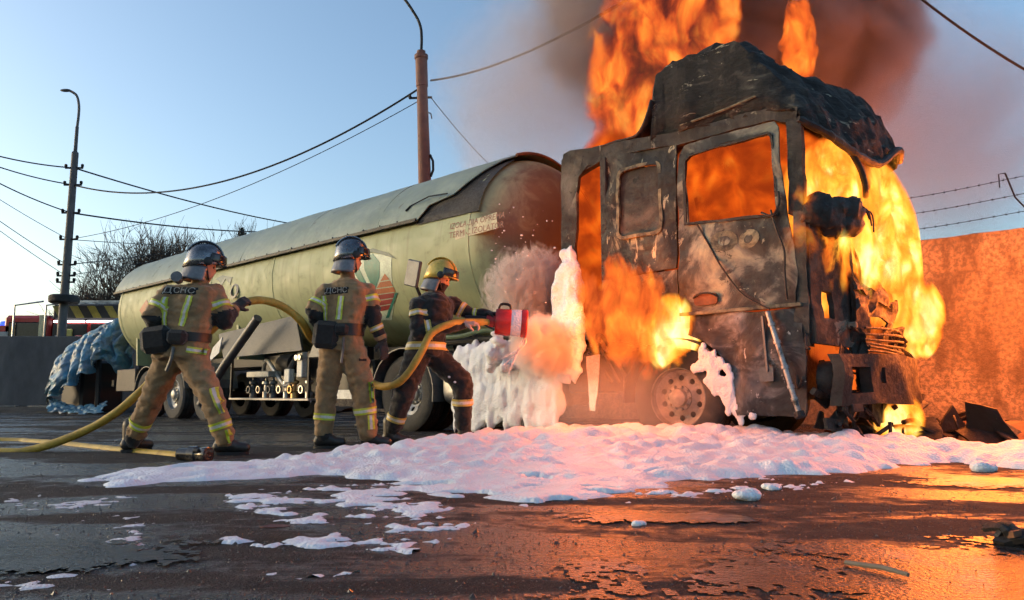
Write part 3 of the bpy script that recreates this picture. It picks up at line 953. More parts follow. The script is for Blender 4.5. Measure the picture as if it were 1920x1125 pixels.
def make_wheel(parent, c, Rt, w, rubber, rimm, outer=-1, holes=10, dual=False, brake=True):
    """wheel part with tyre, rim and hub under it; outer = side of the visible face along y"""
    wh = empty("wheel", c, 0, parent)
    ax = (0, outer, 0)
    Rr = Rt * 0.575
    def tyre(off):
        h = w / 2
        pr = [(Rr, -h * .8), (Rr * 1.05, -h * .95), (Rt * .80, -h), (Rt * .93, -h * .96), (Rt * .985, -h * .8)]
        for k in range(5):                                   # tread ribs and grooves
            a = -h * .75 + k * h * .32
            pr += [(Rt, a), (Rt, a + h * .2), (Rt - .014, a + h * .22), (Rt - .014, a + h * .30)]
        pr += [(Rt, h * .8), (Rt * .93, h * .96), (Rt * .80, h), (Rt * .66, h * .97), (Rr * 1.04, h * .9), (Rr, h * .75)]
        return MB().lathe(pr, (0, -outer * 0 + off, 0), ax, 40)
    t = tyre(0)
    if dual: t.add(*(lambda q: (q.v, q.f))(tyre(-outer * (w + .04))))
    t.build("tyre", rubber, wh, 30)
    face = w * 0.5 - 0.03
    r1 = Rr * 0.98
    def dish(a, b, d):
        r = math.hypot(a, b)
        q = (face - 0.075) if dual else (face - 0.03)
        u = max(0, min(1, (r - Rr * .45) / (Rr * .45)))
        y = (face - .03) - 0.05 * math.sin(u * math.pi * .9) if not dual else (face - .16) + 0.09 * u
        return (a, outer * (y - d), b)
    circ = [(r1 * math.cos(2 * math.pi * k / 40), r1 * math.sin(2 * math.pi * k / 40)) for k in range(40)]
    hs = []
    rh = Rr * 0.105; rc = Rr * 0.70
    for k in range(holes):
        a = 2 * math.pi * (k + .5) / holes
        hs.append([(rc * math.cos(a) + rh * math.cos(q), rc * math.sin(a) + rh * math.sin(q)) for q in [math.pi * 2 * j / 10 for j in range(10)]])
    m = MB().sheet(circ, hs, 0.05, dish, 0.012)
    m.lathe([(Rr * .97, face - .08), (Rr * 1.04, face + .005), (Rr * 1.07, face + .012), (Rr * 1.03, face + .02), (Rr * .96, face - .05)], (0, 0, 0), ax, 40)
    m.build("rim", rimm, wh, 40)
    h = MB()
    base = (face - .03) if not dual else (face - .16)
    h.lathe([(Rr * .46, base - .005), (Rr * .46, base + .012), (Rr * .34, base + .02), (Rr * .30, base + .06), (Rr * .2, base + .075), (0, base + .08)], (0, 0, 0), ax, 24)
    for k in range(10):
        a = 2 * math.pi * k / 10
        p = (Rr * .40 * math.cos(a), outer * (base + .012), Rr * .40 * math.sin(a))
        h.lathe([(0.016, 0), (0.016, 0.02), (0.008, 0.028), (0, 0.028)], p, ax, 6)
    h.build("hub", rimm, wh, 40)
    if brake:
        MB().lathe([(0, -0.02), (Rr * .9, -0.02), (Rr * .9, .12), (0, .12)], (0, -outer * w * .2, 0), (0, -outer, 0), 24).build("brake_drum", M_dark, wh, 40)
    return wh

# -- cab side facing the camera
def cab_side(y0, out):
    near_side = y0 == 0
    sg = 1 if near_side else -1
    # sleeper side panel with its window
    W0 = rrect(-1.89, -1.41, 2.18, 2.90, 0.07)
    Wf = rrect(-1.925, -1.375, 2.145, 2.935, 0.085)
    def mp(seed, s, off=0.0): return lambda a, b, d: (a + crook(a, b)[0], y0 + sg * (d + off + 0.05 * max(0, (b - 2.0)) ** 2 * .5) + sg * wob(a, b, s, 2.0, seed) + sg * .012 * fbm((a * 7, b * 7, seed), 3), b + crook(a, b)[1])
    if near_side:
        MB().sheet([(-2.12, 1.74), (-1.225, 1.76), (-1.215, 3.19), (-2.12, 3.10)], [W0], 0.07, mp(1, .05), 0.03).build("sleeper_panel", M_burnt_side, TRK)
        MB().sheet([(-2.12, 1.20), (-1.22, 1.22), (-1.225, 1.745), (-2.12, 1.725)], [], 0.09, mp(7, .02), 0.03).build("sleeper_panel", M_burnt_door, TRK)
        w = MB().sheet(Wf, [W0], 0.06, mp(2, .006, -.022), 0.03).build("sleeper_window", M_ash_trim, TRK)
        MB().sheet(rrect(-1.885, -1.415, 2.185, 2.895, 0.065), [], 0.06, mp(3, .012, .02), 0.012).build("pane", M_charred, w)
        # door
        D0 = [(-1.195, 1.30), (-0.06, 1.30), (-0.02, 1.6), (-0.10, 2.15), (-0.155, 2.99), (-0.19, 3.06), (-1.13, 3.03), (-1.195, 2.95)]
        D1 = [(-1.10, 2.215), (-0.205, 2.165), (-0.19, 2.20), (-0.222, 2.90), (-0.25, 2.94), (-1.06, 2.90), (-1.105, 2.86)]
        d = MB().sheet(D0, [D1], 0.06, mp(4, .035, -.012), 0.03).build("door", M_burnt_door, TRK)
        big = [(-1.125, 2.19), (-0.185, 2.14), (-0.165, 2.2), (-0.205, 2.925), (-0.245, 2.965), (-1.07, 2.925), (-1.13, 2.875)]
        MB().sheet(big, [D1], 0.08, mp(5, .008, -.028), 0.022).build("window_frame", M_char_black, d)
        hx = -0.92
        MB().sheet(rrect(hx - .12, hx + .12, 1.36, 1.47, .035), [], .06, mp(6, .004, -.018), .02).build("handle_recess", M_rust, d)
        MB().tube(smooth_path([(hx - .13, -.02, 1.44), (hx - .05, -.045, 1.475), (hx + .06, -.045, 1.47), (hx + .13, -.02, 1.43)], 4), 0.010, 6).build("handle", M_char_black, d)
        for (cx, cz, r) in ((-0.72, 1.98, .10), (-0.46, 1.96, .085)):        # scorch rings where the mirrors' badges burnt off
            o = [(cx + r * 1.35 * math.cos(a), cz + r * 1.05 * math.sin(a)) for a in [k * math.pi / 9 for k in range(18)]]
            i = [(cx + r * .6 * math.cos(a), cz + r * .5 * math.sin(a)) for a in [k * math.pi / 9 for k in range(18)]]
            MB().sheet(o, [i], .05, mp(4, .035, -.0155), .002).build("scorch_mark", M_ash_trim, d)
    else:
        MB().sheet([(-2.12, 1.20), (-0.05, 1.25), (-0.16, 3.08), (-2.12, 3.08)], [W0, [(-1.10, 2.2), (-0.2, 2.2), (-0.24, 2.9), (-1.06, 2.9)]], 0.12, mp(11, .02), 0.03).build("far_side_panel", M_char_black, TRK)
cab_side(0, -1)
cab_side(2.5, 1)

# roof rail above the doors, running back to the deflector
def strip(pts, w, h, name, mat, seed=0, parent=None):
    mb = MB().tube(smooth_path(pts, 6), h, 8)
    return mb.build(name, mat, parent or TRK)
MB().sheet([(-2.66, 3.12), (-2.64, 3.25), (-2.55, 3.28), (-2.1, 3.24), (-1.6, 3.22), (-1.35, 3.19), (-0.6, 3.2), (-0.1, 3.2), (0.04, 3.14), (0.02, 3.02), (-0.12, 3.03), (-0.2, 3.075), (-1.2, 3.05), (-1.6, 3.08), (-2.1, 3.09), (-2.3, 3.03), (-2.45, 2.98)], [], 0.08, near(21, .03, 0.015), 0.09).build("roof_rail", M_charred, TRK)
MB().tube(smooth_path([(-1.15, .0, 3.24), (-.7, .01, 3.29), (-.35, .01, 3.35)], 6), 0.012, 6).build("drip_rail", M_ash_trim, TRK)

# pillars
MB().sheet([(-0.115, 2.15), (0.02, 2.10), (0.03, 3.05), (-0.10, 3.05)], [], 0.07, lambda a, b, d: (a + .02 + .02 * wob(b, 0, 1, 3), 0.03 + d * 1.0 + wob(a, b, .012), b), 0.09).build("pillar", M_char_black, TRK)
MB().sheet([(-0.115, 0.95), (0.05, 0.92), (0.06, 2.16), (-0.05, 2.16)], [], 0.08, near(23, .02, .0), 0.12).build("pillar", M_charred, TRK)
MB().bar((-2.1, .04, 1.2), (-2.1, .04, 3.1), .08, .08, .01).build("pillar", M_char_black, TRK)
MB().bar((-0.12, 2.44, 1.2), (-0.14, 2.40, 3.05), .1, .1, .01).build("pillar", M_char_black, TRK)

# roof: crumpled high roof, built as a skin over (across, along) stations
def roof():
    st = [  # y, list of (x, z) from the rear foot over the top to the front lip
        (0.02, [(-1.50, 3.16), (-1.49, 3.17), (-1.44, 3.18), (-1.30, 3.18), (-0.95, 3.18), (-0.60, 3.18), (-0.28, 3.17), (-0.06, 3.15), (0.03, 3.10), (0.06, 3.04)]),
        (0.12, [(-1.54, 3.20), (-1.53, 3.72), (-1.49, 3.93), (-1.34, 3.99), (-0.95, 4.01), (-0.58, 4.03), (-0.34, 3.70), (-0.05, 3.40), (0.09, 3.18), (0.13, 3.00)]),
        (0.34, [(-1.58, 3.22), (-1.55, 3.80), (-1.48, 4.00), (-1.32, 4.07), (-0.95, 4.10), (-0.56, 4.13), (-0.34, 3.86), (-0.02, 3.52), (0.17, 3.20), (0.22, 2.94)]),
        (0.70, [(-1.60, 3.22), (-1.57, 3.82), (-1.50, 4.04), (-1.34, 4.12), (-0.98, 4.14), (-0.62, 4.10), (-0.34, 3.82), (0.02, 3.55), (0.28, 3.18), (0.34, 2.80)]),
        (1.15, [(-1.60, 3.22), (-1.57, 3.80), (-1.50, 4.00), (-1.34, 4.06), (-1.00, 4.05), (-0.62, 4.02), (-0.26, 3.93), (0.10, 3.70), (0.38, 3.24), (0.44, 2.80)]),
        (1.60, [(-1.60, 3.22), (-1.57, 3.78), (-1.50, 3.98), (-1.34, 4.02), (-1.00, 4.00), (-0.60, 3.97), (-0.20, 3.94), (0.14, 3.76), (0.40, 3.34), (0.48, 3.03)]),
        (2.05, [(-1.58, 3.22), (-1.55, 3.76), (-1.48, 3.95), (-1.32, 3.98), (-1.00, 3.96), (-0.60, 3.94), (-0.20, 3.84), (0.12, 3.62), (0.36, 3.32), (0.44, 3.06)]),
        (2.40, [(-1.54, 3.20), (-1.52, 3.60), (-1.46, 3.80), (-1.30, 3.86), (-1.00, 3.84), (-0.60, 3.78), (-0.25, 3.62), (0.05, 3.42), (0.24, 3.20), (0.32, 3.02)]),
        (2.50, [(-1.50, 3.16), (-1.49, 3.17), (-1.44, 3.18), (-1.30, 3.18), (-0.95, 3.18), (-0.60, 3.18), (-0.28, 3.17), (-0.06, 3.15), (0.06, 3.10), (0.1, 3.02)]),
    ]
    nu, nv = 64, 60
    ys = [s[0] for s in st]
    def interp(i, f, w):
        a = st[i][1]; b = st[min(i + 1, len(st) - 1)][1]
        k = f * (len(a) - 1); j = min(int(k), len(a) - 2); t = k - j
        pa = (a[j][0] * (1 - t) + a[j + 1][0] * t, a[j][1] * (1 - t) + a[j + 1][1] * t)
        pb = (b[j][0] * (1 - t) + b[j + 1][0] * t, b[j][1] * (1 - t) + b[j + 1][1] * t)
        return (pa[0] * (1 - w) + pb[0] * w, pa[1] * (1 - w) + pb[1] * w)
    P = [[None] * (nv + 1) for _ in range(nu + 1)]
    for u in range(nu + 1):
        yy = 0.02 + (2.48) * u / nu
        i = max(k for k in range(len(ys)) if ys[k] <= yy + 1e-9); i = min(i, len(ys) - 2)
        w = (yy - ys[i]) / (ys[i + 1] - ys[i])
        for v in range(nv + 1):
            x, z = interp(i, v / nv, w)
            edge = min(u / 6, 1.0)
            n1 = fbm((x * 2.2, yy * 2.2, z * 2.2), 5); n2 = noise.turbulence(Vector((x * 5, yy * 5, z * 4)), 4, True)
            crease = 0.045 * n1 + 0.075 * (n2 - .5) + .015 * abs(fbm((x * 9, yy * 6, z * 9), 3))
            P[u][v] = Vector((x + crease * .5 * edge, yy - crease * .8 * (1 - edge * .5), z + crease * edge + (0.03 * math.sin(x * 17 + yy * 9) * .3 if z < 3.8 else 0)))
    hole = lambda p: ((p.x + 0.30) / 0.10) ** 2 + ((p.y - 0.66) / 0.16) ** 2 < 1 + .5 * fbm((p.x * 9, p.y * 9, 1), 3)
    vs = []; fs = []
    for u in range(nu + 1):
        for v in range(nv + 1): vs.append(P[u][v])
    for u in range(nu):
        for v in range(nv):
            c = (P[u][v] + P[u + 1][v + 1]) / 2
            if hole(c): continue
            q = u * (nv + 1) + v
            fs.append((q, q + 1, q + nv + 2, q + nv + 1))
    o = link_mesh("roof", vs, fs, M_burnt_roof, TRK, 28)
    so = o.modifiers.new("thickness", 'SOLIDIFY'); so.thickness = 0.02; so.offset = -1
    # front visor lip hanging over the windscreen
    lip = smooth_path([(0.03, 0.02, 3.03), (0.2, 0.34, 2.93), (0.35, 0.7, 2.79), (0.43, 1.15, 2.79), (0.49, 1.6, 3.02), (0.5, 1.78, 3.06), (0.42, 2.1, 3.05)], 6)
    MB().tube(lip, [0.03 + 0.015 * abs(math.sin(i * 1.3)) for i in range(len(lip))], 8).build("visor", M_charred, o)
    MB().sheet([(0, 0), (.35, -.02), (.30, -.22), (.12, -.34), (.02, -.16)], [], .06, lambda a, b, d: (0.36 + .05 * a + wob(a, b, .02, 5), .78 + a + wob(b, a, .03, 4), 2.80 + b + d), .012).build("torn_strip", M_rust, o)
    MB().tube(smooth_path([(0.30, .62, 2.85), (.36, .74, 2.66), (.38, .80, 2.50), (.37, .83, 2.38)], 5), [.03] * 15 + [.018], 6).build("torn_strip", M_char_black, o)
    return o
ROOF = roof()
# upper rear corner: roof slope from the raised part back to the deflector
def rear_deck():
    vs = []; fs = []; nu, nv = 24, 30
    for u in range(nu + 1):
        for v in range(nv + 1):
            x = -2.62 + (1.12) * v / nv; y = 0.02 + 2.46 * u / nu
            z = 3.24 + 0.03 * v / nv + .05 * math.sin(math.pi * u / nu) + .02 * fbm((x * 3, y * 3, 0), 4)
            if v > nv * .8: z += .35 * ((v / nv - .8) / .2) ** 2
            vs.append((x, y, z))
    for u in range(nu):
        for v in range(nv):
            q = u * (nv + 1) + v; fs.append((q, q + 1, q + nv + 2, q + nv + 1))
    o = link_mesh("rear_roof", vs, fs, M_charred, TRK, 60)
    so = o.modifiers.new("thickness", 'SOLIDIFY'); so.thickness = 0.02
rear_deck()

# rear wall, floor, bulkhead, seats
MB().sheet([(0.05, 1.15), (2.45, 1.15), (2.45, 3.2), (0.05, 3.2)], [], .2, lambda a, b, d: (-2.10 + d, a, b), .03).build("rear_wall", M_char_black, TRK)
MB().box((-1.05, 1.25, 1.18), (2.1, 2.36, .05)).build("floor", M_char_black, TRK)
def seat(x, y):
    s = MB()
    for k in range(2): s.tube([(x, y - .2 + .4 * k, 1.25), (x + .02, y - .2 + .4 * k, 1.75), (x - .12, y - .2 + .4 * k, 2.55)], .018, 6)
    s.box((x + .22, y, 1.72), (.46, .44, .08), None, .02)
    for z in (1.9, 2.05, 2.2, 2.35, 2.5): s.tube([(x - .01 - .1 * (z - 1.75), y - .2, z), (x - .03 - .1 * (z - 1.75), y, z + .02), (x - .01 - .1 * (z - 1.75), y + .2, z)], .010, 5)
    s.box((x - .12, y, 2.48), (.07, .3, .24), Matrix.Rotation(-.2, 3, 'Y'), .03)
    s.build("seat_frame", M_char_black, TRK)
seat(-1.05, .55); seat(-1.05, 1.9)

# side air deflector behind the cab: post with a curved top, lower half under foam
d = MB()
d.sheet([(-2.66, 0.80), (-2.50, 0.80), (-2.49, 2.2), (-2.47, 2.75), (-2.42, 2.95), (-2.30, 3.06), (-2.12, 3.08), (-2.12, 3.2), (-2.55, 3.26), (-2.66, 3.18), (-2.685, 2.9), (-2.67, 2.0)], [], .07, near(31, .02, .01), .05)
d.build("air_deflector", M_charred, TRK)

# lower side: skirt with step well in front of the wheel arch
def arch(cx, cz, r, a0, a1, n=12): return [(cx + r * math.cos(R(a0 + (a1 - a0) * k / n)), cz + r * math.sin(R(a0 + (a1 - a0) * k / n))) for k in range(n + 1)]
sk = [(-0.03, 0.30), (0.01, 0.8), (-0.01, 1.27), (-1.10, 1.27), (-1.12, 1.08)] + arch(-1.28, .48, .62, 68, -8, 10) + [(-0.64, .30)]
S = MB().sheet(sk, [], .06, near(41, .06, .0, 2.6), .03).build("skirt_panel", M_burnt_skirt, TRK)
MB().bar((-1.2, -.015, 1.285), (0.0, -.02, 1.30), .05, .035, .006).build("sill_bar", M_ash_trim, TRK)
MB().bar((-.36, -.03, 1.22), (-.33, -.035, .70), .025, .025, .004).build("bracket", M_greysteel, TRK)
MB().sheet(rrect(-.40, -.27, .62, .74, .015), [], .05, near(0, 0, -.035), .015).build("bracket_plate", M_greysteel, TRK)
rod = MB()
ra, rb = Vector((-.295, -.07, 1.25)), Vector((-.035, -.13, .345))
rod.tube([ra, rb], .024, 12)
for t in (.12, .3, .55, .74, .86): rod.tube([ra.lerp(rb, t), ra.lerp(rb, t + .03)], .033, 12)
rod.build("mirror_arm", patchy("scorched_steel_tube", [(.38, (.03, .028, .027)), (.5, (.3, .3, .3)), (.75, (.5, .5, .49))], 6, (.4, .6), .6), TRK)
fit = MB().tube([rb, rb + Vector((.015, -.01, -.045))], .045, 10); fit.build("arm_socket", M_char_black, TRK)
cab = MB().tube(smooth_path([(-.98, -.03, 2.17), (-.86, -.035, 1.95), (-.74, -.04, 1.72), (-.55, -.05, 1.45), (-.38, -.06, 1.33), (-.27, -.08, 1.27)], 6), .009, 6)
cab.build("hanging_cable", M_char_black, TRK)
MB().tube(smooth_path([(-.24, -.03, 2.2), (-.19, -.04, 2.0), (-.13, -.04, 1.8), (-.13, -.05, 1.6), (-.12, -.05, 1.35)], 6), .010, 6).build("hanging_cable", M_char_black, TRK)
MB().tube(smooth_path([(-.33, -.03, 2.19), (-.22, -.05, 2.14), (-.15, -.06, 2.24), (-.16, -.04, 2.36)], 6), .012, 6).build("mirror_bracket", M_char_black, TRK)

# wheel arch and front wheels
ma = MB()
for k in range(16):
    a0, a1 = R(185 - 11 * k), R(185 - 11 * (k + 1))
    if k > 13: break
    v = []
    for a in (a0, a1):
        for r in (.585, .60):
            for y in (-.02, .52): v.append((-1.28 + r * math.cos(a), y, .46 + r * math.sin(a)))
    ma.add(v, [(0, 1, 5, 4), (2, 6, 7, 3), (0, 4, 6, 2), (1, 3, 7, 5)])
ma.build("mudguard", M_charred, TRK)
make_wheel(TRK, (-1.28, .17, .46), .50, .30, M_rubber, M_rim_burnt, -1)
make_wheel(TRK, (-1.28, 2.33, .46), .50, .30, M_rubber, M_rim_burnt, 1)
make_wheel(TRK, (-5.30, .17, .50), .52, .28, M_rubber, M_rim, -1, dual=True)
make_wheel(TRK, (-5.30, 2.33, .50), .52, .28, M_rubber, M_rim, 1, dual=True)
mg = MB()
for k in range(14):
    a0, a1 = R(200 - 15 * k), R(200 - 15 * (k + 1))
    v = []
    for a in (a0, a1):
        for r in (.60, .615):
            for y in (-.05, .66): v.append((-5.30 + r * math.cos(a), y, .5 + r * math.sin(a)))
    mg.add(v, [(0, 1, 5, 4), (2, 6, 7, 3), (0, 4, 6, 2), (1, 3, 7, 5)])
mg.build("mudguard", M_greysteel, TRK)
for y in (.82, 1.68): MB().box((-3.05, y, .86), (6.6, .08, .26), None, .008).build("chassis_rail", M_dark, TRK)
MB().tube([(-1.28, .3, .46), (-1.28, 2.2, .46)], .06, 10).tube([(-5.3, .3, .5), (-5.3, 2.2, .5)], .09, 10).build("axle", M_dark, TRK)
MB().lathe([(0, 0), (.5, 0), (.52, .03), (.5, .06), (.1, .07), (0, .07)], (-5.1, 1.25, 1.06), (0, 0, 1), 28).build("fifth_wheel", M_dark, TRK)

# engine block, gearbox, tank, boxes
e = MB().box((-.75, 1.25, .95), (1.1, .7, .62), None, .05)
for k in range(5): e.box((-1.15 + k * .2, 1.25, 1.30), (.14, .5, .12), None, .02)
e.build("engine", M_char_black, TRK)
ft = MB()
prof = rrect(.05, .68, .36, 1.0, .16, 5)
vs = [(x, y, z) for x in (-4.62, -4.6, -2.74, -2.72) for (y, z) in (prof if x not in (-4.62, -2.72) else [(.365 + (y - .365) * .94, .68 + (z - .68) * .94) for y, z in prof])]
n = len(prof)
fs = [tuple(range(n)), tuple(range(3 * n, 4 * n))] + [(i * n + k, i * n + (k + 1) % n, (i + 1) * n + (k + 1) % n, (i + 1) * n + k) for i in range(3) for k in range(n)]
ft.add(vs, fs)
ft.build("fuel_tank", plain("dull_aluminium", (.42, .42, .42), .4, .8), TRK, 30)
for x in (-4.2, -3.1): MB().sheet(rrect(.035, .695, .345, 1.015, .165, 5), [prof], .1, lambda a, b, d, x=x: (x + d, a, b), .06).build("strap", M_dark, TRK)
bb = MB().box((-2.42, .3, .72), (.42, .5, .42), None, .02); bb.build("battery_box", M_char_black, TRK)
for k in range(3): MB().tube(smooth_path([(-2.6 + .1 * k, .2, .95), (-2.45 + .1 * k, .12, 1.05 + .05 * k), (-2.3 + .12 * k, .15, .88), (-2.15 + .1 * k, .2, .62)], 5), .022, 6).build("burnt_hose", M_char_black, TRK)
MB().sheet([(-2.33, .32), (-2.26, .32), (-2.2, .75), (-2.18, .92), (-2.36, .90)], [], .06, near(4, .02, .02), .01).build("torn_panel", plain("peeling_alloy", (.5, .5, .5), .45, .5), TRK)

# deck behind the cab with air lines and clutter
MB().box((-4.2, 1.25, 1.02), (2.6, 1.0, .03), None, .004).build("catwalk", M_greysteel, TRK)
cl = MB()
rnd = random.Random(5)
for k in range(9):
    x = -5.0 + k * .24
    cl.tube(smooth_path([(x, .35 + .1 * (k % 3), 1.05), (x + .15, .25, 1.18 + .08 * rnd.random()), (x + .4, .3, 1.1 + .12 * rnd.random()), (x + .6, .5, 1.06)], 5), .018 + .012 * (k % 2), 6)
cl.tube([(-4.9, .2, 1.16), (-3.0, .2, 1.2)], .045, 10)
cl.tube([(-4.1, .15, .98), (-2.9, .15, 1.0)], .09, 14)
cl.build("air_line", M_dark, TRK)
MB().tube(smooth_path([(-4.9, .1, 1.25), (-4.4, .08, 1.22), (-3.9, .1, 1.28), (-3.4, .08, 1.2)], 5), .03, 8).build("air_line", plain("green_hose", (.06, .10, .05), .6), TRK)

# -- front of the cab
def fx(y): return 0.06 + 0.30 * (1 - ((y - 1.25) / 1.25) ** 2)
def front(seed, s=.02, off=0.0): return lambda a, b, d: (fx(a) + off - d + wob(a, b, s, 2.4, seed), a, b)
MB().sheet([(0.03, .95), (.58, .92), (.60, 1.5), (.52, 1.92), (.42, 2.10), (.2, 2.16), (.03, 2.14)], [[(.17, 1.18), (.30, 1.18), (.29, 1.42), (.17, 1.44)]], .06, front(51, .04), .05).build("corner_panel", M_charred, TRK)
# blistered mirror housing and dash end at the windscreen corner
mh = MB()
for k in range(9):
    a = k / 8
    mh.ball((.10 + .26 * a, .10 + .35 * a + .04 * math.sin(k * 2.1), 2.15 + .10 * math.sin(k * 1.7) - .05 * a), (.14 - .05 * a, .13, .13 - .03 * math.cos(k)), 10, 8)
me_ = remeshed(mh, .025, 2)
for v in me_.vertices: v.co += Vector((1, 1, 1)) * .045 * fbm(v.co * 7, 4)
me_.materials.clear(); me_.materials.append(M_char_black); me_.shade_smooth()
o_ = bpy.data.objects.new("melted_mirror", me_); COL.objects.link(o_); o_.parent = TRK
for k in range(4): MB().tube(smooth_path([(.3, .40 + .05 * k, 2.2), (.40 + .02 * k, .46 + .05 * k, 2.25 - .02 * k), (.46, .5 + .06 * k, 2.16 - .05 * k)], 4), .008, 5).build("wire_stub", M_char_black, TRK)
MB().bar((fx(.52), .50, 2.0), (fx(.48) + .02, .56, 1.30), .07, .05, .01).build("front_strut", M_charred, TRK)
MB().tube(smooth_path([(fx(.55), .55, 1.95), (fx(.6) + .05, .62, 1.7), (fx(.62) + .03, .66, 1.45)], 5), .014, 6).build("front_strut", M_char_black, TRK)
# sagging scuttle panel
def sag(a, b, d):
    t = (a - .5) / 2.0
    return (fx(a) + .06 - d + wob(a, b, .05, 3, 9) - .05 * b, a, 1.47 + b * .26 - .13 * math.sin(math.pi * min(1, max(0, t))) + .03 * fbm((a * 6, b * 3, 2), 3))
MB().sheet([(.48, 0), (2.48, 0), (2.48, 1), (1.6, .75), (1.2, .9), (.48, 1.05)], [], .10, sag, .03).build("scuttle_panel", M_char_black, TRK)
for k in range(6):
    z = .88 + .045 * k
    MB().tube([(fx(y) + .10 + .01 * math.sin(k + y * 3), y, z + .015 * math.sin(y * 2.3 + k)) for y in np.linspace(.55, 1.75, 9)], .012, 6).build("grille_slat", M_char_black, TRK)
MB().sheet([(.02, .40), (.5, .42), (1.2, .40), (2.0, .42), (2.62, .40), (2.66, .62), (2.6, .86), (1.7, .83), (.9, .87), (.02, .85)], [[(.12, .50), (.42, .52), (.40, .74), (.13, .74)], [(.58, .60), (.64, .60), (.64, .74), (.58, .74)]], .08, front(57, .05, .22), .10).build("bumper", M_char_black, TRK)
h = MB().lathe([(.02, .02), (.10, .0), (.15, .05), (.17, .12), (.17, .2)], (fx(.26) + .08, .27, .63), (-1, 0, 0), 20); h.build("headlight", M_char_black, TRK)
h = MB().lathe([(.02, .02), (.10, .0), (.15, .05), (.17, .12), (.17, .2)], (fx(2.2) + .08, 2.24, .63), (-1, 0, 0), 20); h.build("headlight", M_char_black, TRK)
MB().tube(smooth_path([(fx(2.5) + .1, 2.66, 1.0), (fx(2.5) + .2, 2.84, .9), (fx(2.5) + .18, 2.82, .6), (fx(2.5) + .08, 2.68, .42)], 5), [.03] * 16, 8).build("bumper_end", M_char_black, TRK)
for (y, z0, z1) in ((2.42, .8, 1.95), (2.30, .9, 1.6)): MB().tube(smooth_path([(fx(y) + .05, y, z0), (fx(y) + .03, y + .03, (z0 + z1) / 2), (fx(y), y - .02, z1)], 5), .03, 8).build("front_strut", M_char_black, TRK)
cm = MB().bar((fx(.5) + .03, .45, 1.13), (fx(2.4), 2.45, 1.12), .08, .06, .01)
cm.bar((fx(.6) + .04, .6, 1.15), (fx(1.1), 1.1, 1.38), .03, .03).bar((fx(1.3) + .04, 1.3, 1.4), (fx(1.9), 1.9, 1.15), .03, .03)
cm.build("cross_member", M_charred, TRK)
MB().sheet([(.06, .45), (2.44, .45), (2.44, 1.05), (.06, 1.05)], [], .2, lambda a, b, d: (-.12 + d + wob(a, b, .04), a, b), .03).build("firewall", M_char_black, TRK)
rnd = random.Random(61)
FP = [(.48, .30), (1.0, .22), (1.7, .26), (2.3, .20), (2.58, .34), (2.6, 1.2), (2.45, 1.52), (2.0, 1.42), (1.6, 1.46), (1.2, 1.38), (.8, 1.5), (.5, 1.55)]
def ragged(cx, cz, w, h, n=14): return [(cx + w * math.cos(k * 6.2832 / n) * rnd.uniform(.75, 1.2), cz + h * math.sin(k * 6.2832 / n) * rnd.uniform(.7, 1.2)) for k in range(n)]
MB().sheet(FP, [ragged(.95, 1.16, .26, .09), ragged(1.75, 1.17, .34, .10), ragged(.75, .60, .05, .10), ragged(1.12, .55, .04, .07), ragged(2.2, .82, .10, .05), ragged(1.45, .36, .12, .05)], .07, lambda a, b, d: (fx(a) + .03 - d + wob(a, b, .10, 2.6, 71) + .03 * fbm((a * 8, b * 8, 3), 3), a, b), .02).build("front_panel", M_char_black, TRK)
rad = MB()
for k in range(14): rad.box((.02, .72 + k * .08, .98), (.03, .012, .5))
rad.box((.02, 1.25, .72), (.06, 1.15, .05)).box((.02, 1.25, 1.24), (.06, 1.15, .05))
rad.build("radiator", M_char_black, TRK)
# collapsed bits hanging under the bumper
for k, (y, z) in enumerate(((.2, .33), (.7, .28), (1.3, .25), (1.9, .3), (2.3, .3))):
    MB().sheet([(0, 0), (.4, .03), (.36, -.16), (.2, -.26), (.03, -.15)], [], .08, lambda a, b, d, y=y, z=z, k=k: (.3 + .1 * math.sin(k * 2) - d + wob(a, b, .06, 5, k), y - .15 + a, z + .18 + b), .03, k).build("undertray_scrap", M_char_black, TRK)

# tangled remains of the front end, hanging down to the ground
def wreckage():
    rnd = random.Random(44); mb = MB()
    for k in range(150):
        y = rnd.uniform(.02, 2.68); z = rnd.uniform(.06, .98) if rnd.random() < .75 else rnd.uniform(.9, 1.35)
        if .95 < y < 1.5 and .3 < z < .7 and rnd.random() < .6: continue
        x = fx(y) + rnd.uniform(-.22, .10) + (.14 if z < .4 else 0)
        rot = Matrix.Rotation(rnd.uniform(-1, 1), 3, 'X') @ Matrix.Rotation(rnd.uniform(-1, 1), 3, 'Y') @ Matrix.Rotation(rnd.uniform(-.6, .6), 3, 'Z')
        t = rnd.random()
        if t < .45: mb.box((x, y, max(z, .1)), (rnd.uniform(.02, .08), rnd.uniform(.08, .34), rnd.uniform(.03, .16)), rot, .006)
        elif t < .8:
            p = Vector((x, y, z)); q = [p]
            for i in range(4): q.append(q[-1] + Vector((rnd.uniform(-.06, .06), rnd.uniform(-.14, .14), rnd.uniform(-.12, .06))))
            for v in q: v.z = max(v.z, .03)
            mb.tube(smooth_path(q, 4), rnd.uniform(.008, .025), 6)
        else: mb.sheet([(-.1, -.06), (.08, -.08), (.12, .05), (-.02, .09)], [], .05, lambda a, b, d, x=x, y=y, z=z, k=k: (x + d + wob(a, b, .05, 6, k), y + a, max(.02, z + b)), .008, k)
    o = mb.build("tangled_wreckage", M_char_black, TRK); o["kind"] = "stuff"
wreckage()

